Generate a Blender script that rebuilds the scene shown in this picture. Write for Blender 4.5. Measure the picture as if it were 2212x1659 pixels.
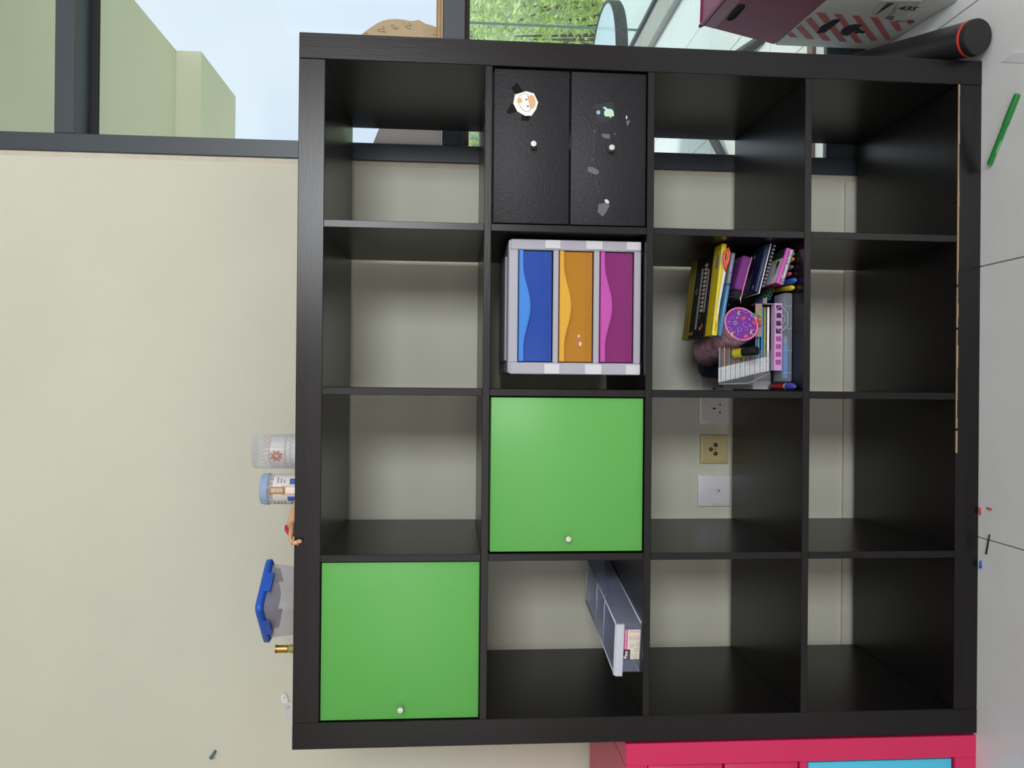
import bpy, bmesh, math, random
from mathutils import Matrix, Vector, Euler
random.seed(7)
for o in list(bpy.data.objects): bpy.data.objects.remove(o)
SC = bpy.context.scene
COL = SC.collection
PI = math.pi

# ------------------------------------------------------------------ camera (the photograph is turned on its side)
FPX, CAM = 1664.79, Vector((0.75846, -1.62716, 1.15938))
def rodr(w):
    w = Vector(w); return Matrix.Rotation(w.length, 3, w.normalized())
RC = rodr((0.07356, 0.00961, 0.00236))            # world -> upright camera frame (right, forward, up)
right, fwd, up = (Vector(RC[i]) for i in range(3))
cd = bpy.data.cameras.new('camera'); cam = bpy.data.objects.new('camera', cd); COL.objects.link(cam)
cd.sensor_fit = 'HORIZONTAL'; cd.sensor_width = 36; cd.lens = FPX / 2212 * 36; cd.clip_start = .02; cd.clip_end = 200
mw = Matrix((-up, right, -fwd)).transposed().to_4x4(); mw.translation = CAM
cam.matrix_world = mw
SC.camera = cam
def ray(x, y):
    return RC.transposed() @ Vector(((829.5 - y) / FPX, 1, (1106 - x) / FPX))
def PY(x, y, Y):                                   # pixel -> point on the plane y = Y
    d = ray(x, y); return CAM + d * ((Y - CAM.y) / d.y)
def PZ(x, y, z):                                   # pixel -> point on the plane z
    d = ray(x, y); return CAM + d * ((z - CAM.z) / d.z)

# ------------------------------------------------------------------ sky, lights, exposure
W = bpy.data.worlds.new('sky'); SC.world = W; W.use_nodes = True
nt = W.node_tree; bgn = nt.nodes['Background']
tc = nt.nodes.new('ShaderNodeTexCoord'); nz = nt.nodes.new('ShaderNodeTexNoise'); cr = nt.nodes.new('ShaderNodeValToRGB')
nz.inputs['Scale'].default_value = 2.0; nz.inputs['Detail'].default_value = 4
cr.color_ramp.elements[0].position = .35; cr.color_ramp.elements[0].color = (.70, .82, 1, 1)
cr.color_ramp.elements[1].position = .65; cr.color_ramp.elements[1].color = (.84, .92, 1, 1)
nt.links.new(tc.outputs['Generated'], nz.inputs['Vector']); nt.links.new(nz.outputs['Fac'], cr.inputs['Fac'])
nt.links.new(cr.outputs['Color'], bgn.inputs['Color']); bgn.inputs['Strength'].default_value = 1.0
def area(name, loc, rot, sx, sy, power, col):
    l = bpy.data.lights.new(name, 'AREA'); l.shape = 'RECTANGLE'; l.size = sx; l.size_y = sy; l.energy = power; l.color = col
    o = bpy.data.objects.new(name, l); o.location = loc; o.rotation_euler = rot; COL.objects.link(o); return o
area('daylight_rear_window', (2.15, -4.32, 1.9), (PI/2, 0, 0), .95, 1.3, 100, (.95, .975, 1))
area('rear_fill_light', (-.55, -4.32, 1.35), (PI/2, 0, 0), 3.2, 2.0, 24, (1, .86, .72))  # added warm frontal fill lifting the shelf compartments, not a known window
area('daylight_side_window', (3.32, -2.1, 1.55), (0, PI/2, 0), 1.7, 1.8, 9, (1, .97, .93))
sun = bpy.data.lights.new('sun', 'SUN'); sun.energy = 2.3; sun.angle = math.radians(12); sun.color = (1, .98, .94)
so = bpy.data.objects.new('sun', sun); COL.objects.link(so); so.rotation_euler = Vector((-.55, .03, -.78)).to_track_quat('-Z', 'Y').to_euler()
SC.view_settings.view_transform = 'Standard'; SC.view_settings.look = 'None'
SC.view_settings.exposure = 0; SC.view_settings.gamma = 1; SC.view_settings.use_curve_mapping = False

# ------------------------------------------------------------------ materials
def lin(c): return tuple((v/255/12.92 if v/255 <= .04045 else ((v/255+.055)/1.055)**2.4) for v in c)
MATS = {}
def M(name, rgb, rough=.5, metal=0, noise=0, nscale=20, stretch=(1,1,1), bump=0, bscale=200, spec=.5, rgb2=None, coat=0, emit=0):
    if name in MATS: return MATS[name]
    m = bpy.data.materials.new(name); m.use_nodes = True; n = m.node_tree; b = n.nodes['Principled BSDF']
    c = lin(rgb); b.inputs['Base Color'].default_value = (*c, 1); b.inputs['Roughness'].default_value = rough
    b.inputs['Metallic'].default_value = metal; b.inputs['Specular IOR Level'].default_value = spec
    b.inputs['Coat Weight'].default_value = coat
    if emit: b.inputs['Emission Color'].default_value = (*c, 1); b.inputs['Emission Strength'].default_value = emit
    if noise or bump:
        t = n.nodes.new('ShaderNodeTexCoord'); mp = n.nodes.new('ShaderNodeMapping'); mp.inputs['Scale'].default_value = stretch
        n.links.new(t.outputs['Object'], mp.inputs['Vector'])
    if noise:
        x = n.nodes.new('ShaderNodeTexNoise'); x.inputs['Scale'].default_value = nscale; x.inputs['Detail'].default_value = 5
        r = n.nodes.new('ShaderNodeValToRGB'); c2 = lin(rgb2) if rgb2 else tuple(v*(1-noise) for v in c)
        r.color_ramp.elements[0].position = .3; r.color_ramp.elements[0].color = (*c2, 1)
        r.color_ramp.elements[1].position = .7; r.color_ramp.elements[1].color = (*c, 1)
        n.links.new(mp.outputs['Vector'], x.inputs['Vector']); n.links.new(x.outputs['Fac'], r.inputs['Fac']); n.links.new(r.outputs['Color'], b.inputs['Base Color'])
    if bump:
        x = n.nodes.new('ShaderNodeTexNoise'); x.inputs['Scale'].default_value = bscale; x.inputs['Detail'].default_value = 3
        bp = n.nodes.new('ShaderNodeBump'); bp.inputs['Strength'].default_value = bump; bp.inputs['Distance'].default_value = .002
        n.links.new(mp.outputs['Vector'], x.inputs['Vector']); n.links.new(x.outputs['Fac'], bp.inputs['Height']); n.links.new(bp.outputs['Normal'], b.inputs['Normal'])
    MATS[name] = m; return m
def CLEAR(name, rgb=(235,240,250), body=.15, rough=.15, edge=.6, transl=False):
    """thin see-through plastic or glass: straight-through light mixed with a coloured surface, more surface at grazing angles"""
    if name in MATS: return MATS[name]
    m = bpy.data.materials.new(name); m.use_nodes = True; n = m.node_tree; b = n.nodes['Principled BSDF']; out = n.nodes['Material Output']
    b.inputs['Base Color'].default_value = (*lin(rgb), 1); b.inputs['Roughness'].default_value = rough
    tr = n.nodes.new('ShaderNodeBsdfTransparent'); tr.inputs['Color'].default_value = (*[.3+.7*v for v in lin(rgb)], 1)
    lw = n.nodes.new('ShaderNodeLayerWeight'); lw.inputs['Blend'].default_value = .35
    mr = n.nodes.new('ShaderNodeMapRange'); mr.inputs['To Min'].default_value = body; mr.inputs['To Max'].default_value = min(1, body+edge)
    mx = n.nodes.new('ShaderNodeMixShader')
    n.links.new(lw.outputs['Facing'], mr.inputs['Value']); n.links.new(mr.outputs['Result'], mx.inputs['Fac'])
    n.links.new(tr.outputs[0], mx.inputs[1]); n.links.new(b.outputs[0], mx.inputs[2]); n.links.new(mx.outputs[0], out.inputs['Surface'])
    MATS[name] = m; return m
def GLASS(name, tint=(251,254,254), refl=.06):
    m = bpy.data.materials.new(name); m.use_nodes = True; n = m.node_tree; out = n.nodes['Material Output']; n.nodes.remove(n.nodes['Principled BSDF'])
    tr = n.nodes.new('ShaderNodeBsdfTransparent'); tr.inputs['Color'].default_value = (*lin(tint), 1)
    gl = n.nodes.new('ShaderNodeBsdfGlossy'); gl.inputs['Roughness'].default_value = .02
    lw = n.nodes.new('ShaderNodeLayerWeight'); pw = n.nodes.new('ShaderNodeMath'); pw.operation = 'POWER'; pw.inputs[1].default_value = 5; n.links.new(lw.outputs['Facing'], pw.inputs[0])
    fr = n.nodes.new('ShaderNodeMapRange'); fr.inputs['To Min'].default_value = .02; fr.inputs['To Max'].default_value = .7; n.links.new(pw.outputs[0], fr.inputs['Value'])
    mx = n.nodes.new('ShaderNodeMixShader')
    n.links.new(fr.outputs[0], mx.inputs['Fac']); n.links.new(tr.outputs[0], mx.inputs[1]); n.links.new(gl.outputs[0], mx.inputs[2]); n.links.new(mx.outputs[0], out.inputs['Surface'])
    MATS[name] = m; return m

wall_m = M('cream_wall_paint', (214,214,198), .75, noise=.05, nscale=3, bump=.12, bscale=120)
ceil_m = M('ceiling_paint', (206,200,190), .8, noise=.02, nscale=3)
wall_far = M('bounce_damping_wall_paint', (160,146,126), .75, noise=.04, nscale=3)  # unseen walls, like the ceiling paint, darkened to cut bounced light
blackh = M('black_brown_wood_horizontal', (25,22,23), .29, noise=.35, nscale=60, stretch=(.06,1,1), bump=.06, bscale=300, spec=.34)
blackv = M('black_brown_wood_vertical', (25,22,23), .29, noise=.35, nscale=60, stretch=(1,1,.06), bump=.06, bscale=300, spec=.34)
blackd = M('black_drawer_foil', (22,23,29), .45, bump=.5, bscale=260, spec=.35, noise=.1, nscale=40)
green_m = M('green_lacquer', (96,176,84), .4, noise=.03, nscale=8, spec=.4)
greend = M('green_edge', (58,118,48), .5, noise=.05)
steel = M('brushed_aluminium', (215,213,208), .32, .85, noise=.1, nscale=60)
pink_m = M('pink_lacquer', (214,42,96), .35, noise=.04, nscale=6)
cyan_m = M('cyan_lacquer', (84,204,240), .35, noise=.05, nscale=12)
tile_m = M('floor_tile', (234,238,243), .22, noise=.05, nscale=7, rgb2=(229,232,236))
grout_m = M('grout', (160,160,156), .8, noise=.2)
alu_m = M('grey_window_frame', (66,73,81), .38, noise=.05, nscale=10)
gasket_m = M('black_gasket', (18,14,18), .6, noise=.2)
white_p = M('white_plastic', (232,232,230), .35, noise=.02)
black_p = M('black_plastic', (20,20,22), .4, noise=.1)
glass_m = GLASS('window_glass')

# ------------------------------------------------------------------ mesh helpers
class MB:
    def __init__(s): s.bm = bmesh.new()
    def box(s, x0, x1, y0, y1, z0, z1, bev=0, seg=1):
        t = bmesh.new(); bmesh.ops.create_cube(t, size=1)
        for v in t.verts: v.co = Vector(((x0+x1)/2+v.co.x*(x1-x0), (y0+y1)/2+v.co.y*(y1-y0), (z0+z1)/2+v.co.z*(z1-z0)))
        if bev: bmesh.ops.bevel(t, geom=list(t.edges), offset=bev, segments=seg, profile=.5, affect='EDGES')
        s.add(t); return s
    def add(s, t, mat=None):
        if mat is not None: t.transform(mat)
        me = bpy.data.meshes.new('t'); t.to_mesh(me); t.free(); s.bm.from_mesh(me); bpy.data.meshes.remove(me); return s
    def tube(s, pts, r, seg=10, caps=True, closed=False):
        pts = [Vector(p) for p in pts]; n = len(pts); rs = r if isinstance(r, (list, tuple)) else [r]*n
        rings = []; prev = None
        for i, p in enumerate(pts):
            a = pts[(i-1) % n] if (closed or i) else p; b = pts[(i+1) % n] if (closed or i < n-1) else p
            d = (b-a).normalized()
            if prev is None:
                e = d.orthogonal().normalized()
            else:
                e = (prev - d*prev.dot(d)); e = e.normalized() if e.length > 1e-6 else d.orthogonal().normalized()
            prev = e; f = d.cross(e)
            rings.append([s.bm.verts.new(p + (e*math.cos(2*PI*k/seg)+f*math.sin(2*PI*k/seg))*rs[i]) for k in range(seg)])
        for i in range(n if closed else n-1):
            A, B = rings[i], rings[(i+1) % n]
            for k in range(seg): s.bm.faces.new((A[k], A[(k+1) % seg], B[(k+1) % seg], B[k]))
        if caps and not closed:
            s.bm.faces.new(rings[0][::-1]); s.bm.faces.new(rings[-1])
        return s
    def lathe(s, prof, seg=28, mat=None, a0=0, a1=2*PI, cap=True):
        t = bmesh.new(); full = abs(a1-a0-2*PI) < 1e-6; n = seg if full else seg+1
        rings = []
        for r, z in prof:
            rings.append([t.verts.new((max(r,1e-5)*math.cos(a0+(a1-a0)*k/seg), max(r,1e-5)*math.sin(a0+(a1-a0)*k/seg), z)) for k in range(n)])
        for A, B in zip(rings, rings[1:]):
            for k in range(seg): t.faces.new((A[k], A[(k+1) % n], B[(k+1) % n], B[k]))
        if cap and full:
            if prof[0][0] > 1e-4: t.faces.new(rings[0][::-1])
            if prof[-1][0] > 1e-4: t.faces.new(rings[-1])
        return s.add(t, mat)
    def prism(s, pts, y0, y1, mat=None, bev=0):
        """outline pts (x,z) extruded from y0 to y1"""
        t = bmesh.new(); n = len(pts)
        ar = sum(pts[i][0]*pts[(i+1) % n][1]-pts[(i+1) % n][0]*pts[i][1] for i in range(n))
        if ar < 0: pts = pts[::-1]
        A = [t.verts.new((p[0], y0, p[1])) for p in pts]; B = [t.verts.new((p[0], y1, p[1])) for p in pts]
        fa = t.faces.new(A); t.faces.new(B[::-1])
        for i in range(n): t.faces.new((A[i], B[i], B[(i+1) % n], A[(i+1) % n]))
        bmesh.ops.recalc_face_normals(t, faces=list(t.faces))
        if bev: bmesh.ops.bevel(t, geom=[e for e in t.edges if all(abs(v.co.y-y0) < 1e-7 for v in e.verts)], offset=bev, segments=2, affect='EDGES')
        return s.add(t, mat)
    def quad(s, a, b, c, d):
        s.bm.faces.new([s.bm.verts.new(p) for p in (a, b, c, d)]); return s
    def smooth(s, ang=40):
        s.sm = ang; return s
WM = {}
def link(name, data, mat=None, parent=None):
    o = bpy.data.objects.new(name, data); COL.objects.link(o)
    if mat: data.materials.append(mat)
    if parent: o.parent = parent; WM[o] = WM[parent]
    else: WM[o] = Matrix()
    return o
def part(parent, name, mb, mat, world=False, smooth=True, kind=None, label=None):
    bm = mb.bm
    if world: bm.transform(WM[parent].inverted())
    bmesh.ops.recalc_face_normals(bm, faces=list(bm.faces)) if False else None
    if smooth:
        for f in bm.faces: f.smooth = True
        for e in bm.edges:
            if len(e.link_faces) == 2 and e.calc_face_angle(0) > math.radians(35): e.smooth = False
    me = bpy.data.meshes.new(name); bm.to_mesh(me); bm.free()
    o = link(name, me, mat, parent)
    if kind: o['kind'] = kind
    if label: o['label'] = label
    return o
def thing(name, label, cat, loc=(0,0,0), rot=(0,0,0), group=None):
    o = bpy.data.objects.new(name, None); COL.objects.link(o); o.location = loc; o.rotation_euler = rot; o.empty_display_size = .05
    WM[o] = Matrix.LocRotScale(Vector(loc), Euler(rot), None)
    o['label'] = label; o['category'] = cat
    if group: o['group'] = group
    return o
def single(name, label, cat, mb, mat, group=None, loc=None, rot=(0,0,0)):
    """a thing that is one mesh; geometry given in world coordinates unless loc is set"""
    bm = mb.bm
    if loc is None:
        vs = [v.co for v in bm.verts]; c = Vector([(min(v[i] for v in vs)+max(v[i] for v in vs))/2 for i in range(3)]); c.z = min(v.z for v in vs)
        bm.transform(Matrix.Translation(-c)); loc = c
    for f in bm.faces: f.smooth = True
    for e in bm.edges:
        if len(e.link_faces) == 2 and e.calc_face_angle(0) > math.radians(35): e.smooth = False
    me = bpy.data.meshes.new(name); bm.to_mesh(me); bm.free()
    o = link(name, me, mat); o.location = loc; o.rotation_euler = rot; WM[o] = Matrix.LocRotScale(Vector(loc), Euler(rot), None)
    o['label'] = label; o['category'] = cat
    if group: o['group'] = group
    return o
def struct(name, mb, mat, parent=None):
    o = part(parent, name, mb, mat)
    if not parent: o['kind'] = 'structure'
    return o
def text(parent, s, size, mat, m4, world=False, name='lettering', depth=.0002, bold=0, align='LEFT'):
    c = bpy.data.curves.new('t', 'FONT'); c.body = s; c.size = size; c.extrude = depth; c.offset = bold; c.align_x = align; c.resolution_u = 2
    o = bpy.data.objects.new('t', c); me = bpy.data.meshes.new_from_object(o); bpy.data.objects.remove(o); bpy.data.curves.remove(c)
    me.transform(m4 if not world else WM[parent].inverted() @ m4); me.name = name
    return link(name, me, mat, parent)
def FRONT(x, y, z, ang=0):                         # text plane facing the room (-Y)
    return Matrix.Translation((x, y, z)) @ Matrix.Rotation(-ang, 4, 'Y') @ Matrix.Rotation(PI/2, 4, 'X')
def TOPF(x, y, z, ang=0):
    return Matrix.Translation((x, y, z)) @ Matrix.Rotation(ang, 4, 'Z')

# ------------------------------------------------------------------ sizes of the bookshelf grid
TF, TB, CE, SH, SD, SWI = .05406, .01528, .33401, 1.48942, .43, 1.49
CX = [(TF+i*(CE+TB), TF+i*(CE+TB)+CE) for i in range(4)]          # cell x ranges, from the pink cabinet towards the window
CZ = [(TF+i*(CE+TB), TF+i*(CE+TB)+CE) for i in range(4)]          # cell z ranges, from the floor up
YW = .48                                                           # room face of the back wall
RX0, RX1, RY0, RZ = -2.6, 3.4, -4.4, 2.85

# ------------------------------------------------------------------ the room
def build_room():
    # back wall with a door opening on the right
    b = MB(); b.box(RX0-.2, 1.35, YW, .66, 0, RZ); b.box(1.35, RX1+.2, YW, .66, 2.62, RZ); b.box(3.3, RX1+.2, YW, .66, 0, 2.62)
    struct('wall_back', b, wall_m)
    struct('wall_left', MB().box(RX0-.2, RX0, RY0, YW, 0, RZ), wall_far)
    b = MB(); b.box(RX1, RX1+.2, RY0-.2, -3.0, 0, RZ); b.box(RX1, RX1+.2, -1.2, YW, 0, RZ); b.box(RX1, RX1+.2, -3.0, -1.2, 0, .65); b.box(RX1, RX1+.2, -3.0, -1.2, 2.45, RZ)
    struct('wall_right', b, wall_far)
    b = MB(); b.box(RX0-.2, -2.2, RY0-.2, RY0, 0, RZ); b.box(1.1, 1.65, RY0-.2, RY0, 0, RZ); b.box(-2.2, 1.1, RY0-.2, RY0, 0, .3); b.box(-2.2, 1.1, RY0-.2, RY0, 2.4, RZ); b.box(2.65, RX1, RY0-.2, RY0, 0, RZ); b.box(1.65, 2.65, RY0-.2, RY0, 0, 1.22); b.box(1.65, 2.65, RY0-.2, RY0, 2.58, RZ)
    struct('wall_rear', b, wall_far)
    struct('ceiling', MB().box(RX0-.2, RX1+.2, RY0-.2, .66, RZ, RZ+.15), ceil_m)
    for nm, bx in (('window_2', (RX1+.08, RX1+.12, -3.0, -1.2, .65, 2.45)), ('fill_light_frame', (-2.2, 1.1, RY0-.14, RY0-.10, .3, 2.4)), ('window_3', (1.65, 2.65, RY0-.14, RY0-.10, 1.22, 2.58))):  # the wide rear frame is an added opening for the fill light
        x0, x1, y0, y1, z0, z1 = bx; b = MB(); t = .05
        if nm == 'window_2':
            for yy in (y0, (y0+y1)/2-t/2, y1-t): b.box(x0, x1, yy, yy+t, z0, z1)
            b.box(x0, x1, y0, y1, z0, z0+t); b.box(x0, x1, y0, y1, z1-t, z1)
        else:
            for xx in (x0, (x0+x1)/2-t/2, x1-t): b.box(xx, xx+t, y0, y1, z0, z1)
            b.box(x0, x1, y0, y1, z0, z0+t); b.box(x0, x1, y0, y1, z1-t, z1)
        struct(nm, b, alu_m)
    # floor: slab and tiles
    fl = struct('floor', MB().box(RX0-.2, RX1+.2, RY0-.2, .66, -.12, -.004), grout_m)
    proto = None
    x = .4335-.6*6
    while x < RX1:
        y = .33-.6*8
        while y < .66:
            x0, x1, y0, y1 = max(x, RX0)+.0014, min(x+.6, RX1)-.0014, max(y, RY0)+.0014, min(y+.6, .655)-.0014
            if x1-x0 > .02 and y1-y0 > .02:
                full = x1-x0 > .596 and y1-y0 > .596
                if full and proto: o = link('tile', proto, None, fl)
                else:
                    o = part(fl, 'tile', MB().box(-(x1-x0)/2, (x1-x0)/2, -(y1-y0)/2, (y1-y0)/2, -.008, 0, .0008), tile_m)
                    if full: proto = o.data
                o.location = ((x0+x1)/2, (y0+y1)/2, 0)
            y += .6
        x += .6
    struct('baseboard_back', MB().box(RX0, 1.345, YW-.012, YW, 0, .066, .002), M('painted_skirting', (212,208,200), .5, noise=.06, nscale=20))
    struct('trim_1', MB().box(1.347, 1.366, YW+.004, YW+.05, 0, 2.62, .003), M('plaster_bead', (212,205,185), .7, noise=.15, nscale=30, bump=.4, bscale=60))
    # glazed door in the back wall
    w = thing('window_1', '', '', (2.3, .53, 0)); del w['label'], w['category']; w['kind'] = 'structure'
    y0, y1 = YW+.002, YW+.11
    part(w, 'frame_post', MB().box(1.366, 1.414, y0, y1, 0, 2.62, .002), alu_m, True)
    part(w, 'frame_post', MB().box(3.25, 3.3, y0, y1, 0, 2.62, .002), alu_m, True)
    part(w, 'top_rail', MB().box(1.414, 3.25, y0, y1, 2.57, 2.62, .002), alu_m, True)
    part(w, 'upper_transom', MB().box(1.414, 3.25, y0, y1, 2.167, 2.219, .002), alu_m, True)
    part(w, 'middle_transom', MB().box(1.414, 3.25, y0, y1, 1.142, 1.202, .002), alu_m, True)
    part(w, 'bottom_rail', MB().box(1.414, 3.25, y0, y0+.022, .0, .118, .002), alu_m, True)
    part(w, 'gasket', MB().box(1.414, 3.25, y1-.022, y1-.004, 2.150, 2.167), gasket_m, True)
    part(w, 'gasket', MB().box(1.414, 3.25, y1-.022, y1-.004, 1.128, 1.142), M('brown_gasket', (82,58,48), .6, noise=.3, nscale=60), True)
    for z0, z1 in ((2.219, 2.57), (1.202, 2.150), (.001, 1.128)):
        part(w, 'pane', MB().box(1.414, 3.25, y1-.016, y1-.010, z0, z1), glass_m, True)
build_room()

# ------------------------------------------------------------------ outside: terrace, canopy, railing, table, hedge
def build_outside():
    te_m = M('terrace_tile', (232,234,230), .35, noise=.04, nscale=6)
    te = struct('terrace', MB().box(-1.5, 2.83, .66, 9, -.14, -.03), grout_m)
    pr = None
    for i in range(8):
        for j in range(12):
            x0 = 1.94+.2965*(i-5); y0 = 1.564-.68*2+.34*j
            if x0 > 2.6 or y0+.34 < .7: continue
            if y0 < .66:
                o = part(te, 'tile', MB().box(0, .2925, .66-y0, .336, -.036, -.024, .0008), te_m)
            elif pr is None:
                o = part(te, 'tile', MB().box(0, .2925, 0, .336, -.036, -.024, .0008), te_m); pr = o.data
            else: o = link('tile', pr, None, te)
            o.location = (x0, y0, 0)
    struct('trim_3', MB().box(1.2, 3.25, .848, .89, -.0235, -.012, .002), M('door_track', (128,112,100), .5, noise=.2, nscale=60))
    struct('trim_2', MB().box(2.83, 3.03, .66, 9, -.14, .012, .004), M('kerb_stone', (178,176,168), .6, noise=.12, nscale=18))
    struct('path', MB().box(3.03, 3.75, .66, 12, -1.3, -.04), M('white_paving', (222,226,222), .6, noise=.06, nscale=3))
    can_m = M('canopy_render', (232,226,200), .85, noise=.06, nscale=2)
    b = MB(); b.box(-1.5, 2.46, .66, 2.43, 2.6, 2.75); b.box(-1.5, 2.46, 2.43, 3.05, 2.475, 2.75)
    struct('canopy', b, can_m)
    gr = thing('glass_railing', 'clear glass railing standing on the terrace kerb', 'railing', (3.015, 3, .012))
    for k, (a, c) in enumerate(((.9, 3.16), (3.175, 5.4))):
        part(gr, 'glass_panel', MB().box(3.01, 3.022, a, c, .012, 1.14), GLASS('screen_glass', (244,251,248)) if not k else MATS['screen_glass'], True)
    part(gr, 'base_channel', MB().box(3.004, 3.028, .9, 5.4, .012, .03), alu_m, True)
    part(gr, 'joint_strip', MB().box(3.0095, 3.0225, 3.164, 3.171, .03, 1.14), M('joint_green', (120,150,140), .3, noise=.1), True)
    # round table
    zt, ctr, R = .47, (2.235, 2.07), .36
    sp = M('speckled_metal', (88,88,92), .6, noise=.6, nscale=160, rgb2=(40,40,44))
    t = thing('round_garden_table', 'low round garden table with pale top and speckled grey rim on terrace', 'table', (*ctr, 0))
    part(t, 'table_top', MB().lathe([(0.001,zt-.012),(R-.01,zt-.012),(R-.01,zt-.004),(.001,zt-.004)], 48), M('table_glass', (196,220,232), .12, noise=.08, nscale=5))
    part(t, 'rim', MB().lathe([(R-.01,zt),(R,zt),(R+.002,zt-.05),(R-.006,zt-.056),(R-.012,zt-.05),(R-.01,zt)], 48, cap=False), sp)
    ap = PY(1482, 189, 1.95) - Vector((*ctr, 0))
    for px in ((1640, 80), (1575, 385), (1500, 190)):
        g = PZ(*px, .0) - Vector((*ctr, 0)); g.z = -.022
        if px[0] == 1500: g = Vector((-.05, .38, -.022))
        hub = Vector((0,0,zt-.03)) if px[0] == 1500 else ap
        part(t, 'leg', MB().tube([hub, g], [.02,.02], 8), sp)
    part(t, 'column', MB().tube([ap, (0,0,zt-.02)], .02, 10), sp)
    # hedge of leafy bushes
    leafm = [M('leaf_bright', (222,230,140), .6, noise=.3, nscale=6, rgb2=(190,210,110)), M('leaf_mid', (196,214,124), .6, noise=.3, nscale=6), M('leaf_pale', (226,232,170), .6, noise=.2, nscale=6)]
    bark = M('bark', (96,84,66), .9, noise=.4, nscale=30)
    rnd = random.Random(3)
    spots = [((4.1,5.4),.62,1.18,''),((5.4,6.3),.68,1.22,''),((4.1,6.9),.66,1.2,''),((5.6,7.9),.8,1.3,''),((4.0,8.6),.8,1.3,'')]
    labs = ['bright green leafy bush closest behind the glass railing','mid green leafy bush with bare twigs beyond the glass railing','pale green loose bush beside the white paving','tall yellow-green bush at the end of the garden','broad dense green bush in front of the pale house']
    for k, ((x, y), r, h, _) in enumerate(spots):
        t = thing('garden_bush', labs[k], 'bush', (x, y, -1.25), group='bushes beyond the terrace')
        b = MB()
        for i in range(7):
            a = rnd.random()*2*PI; e = Vector((math.cos(a)*r*.7, math.sin(a)*r*.7, h*(1.1+.6*rnd.random())))
            m_ = e*.5+Vector((rnd.uniform(-.15,.15), rnd.uniform(-.15,.15), .15)); b.tube([(0,0,0), m_, e], [.03,.018,.006], 5)
        part(t, 'stem', b, bark)
        b = MB()
        for i in range(5200):
            a, c = rnd.random()*2*PI, rnd.uniform(-1,1); rr = rnd.uniform(.55,1)**.5
            s_ = math.sqrt(1-c*c); p = Vector((math.cos(a)*s_*r*rr, math.sin(a)*s_*r*rr, h+.05+c*h*.95*rr))
            if p.z < .05: continue
            u_ = Vector((rnd.uniform(-1,1), rnd.uniform(-1,1), rnd.uniform(-1,1))).normalized(); v_ = u_.orthogonal().normalized(); L = rnd.uniform(.022,.045)
            b.quad(p-u_*L, p+v_*L*.45, p+u_*L, p-v_*L*.45)
        part(t, 'foliage', b, leafm[k % 3], kind='stuff')
    struct('lawn', MB().box(-6, 30, 12, 40, -1.4, -1.24).box(3.75, 30, -2, 12, -1.4, -1.24), M('lawn_grass', (120,160,70), .9, noise=.3, nscale=4))
    hs = thing('pale_house', 'pale grey house with white frames standing beyond the bushes', 'building', (8.2, 16, -1.24))
    part(hs, 'wall', MB().box(5.2, 11.5, 15, 19, -1.24, .75), M('house_render', (206,214,208), .8, noise=.05, nscale=1), True)
    part(hs, 'roof', MB().prism([(4.9,.75),(11.8,.75),(8.3,1.15)], 14.7, 19.3), M('house_roof', (150,160,158), .8, noise=.1), True)
    for i, xx in enumerate((5.8, 7.3, 8.8, 10.3)):
        f = part(hs, 'window', MB().box(xx, xx+.9, 14.93, 15.02, -.5, .55), white_p, True)
        part(f, 'pane', MB().box(xx+.08, xx+.82, 14.90, 14.93, -.42, .47), M('house_glass', (128,148,152), .1, noise=.1), True)
    aw = thing('green_shade_sail', 'bright green sloping shade sail beyond the bushes', 'shade sail', (6.1, 12.0, -1.24))
    b = MB(); b.quad((5.2,11.6,.95),(6.9,11.6,.95),(7.2,12.6,-.1),(5.4,12.6,.2)); b.quad((5.2,11.6,.935),(5.4,12.6,.185),(7.2,12.6,-.115),(6.9,11.6,.935))
    part(aw, 'cloth', b, M('green_cloth', (140,205,90), .7, noise=.06), True)
    for p in ((5.2,11.6,.95),(6.9,11.6,.95),(7.2,12.6,-.1),(5.4,12.6,.2)): part(aw, 'post', MB().tube([(p[0],p[1],-1.24), p], .03, 8), alu_m, True)
build_outside()

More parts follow.
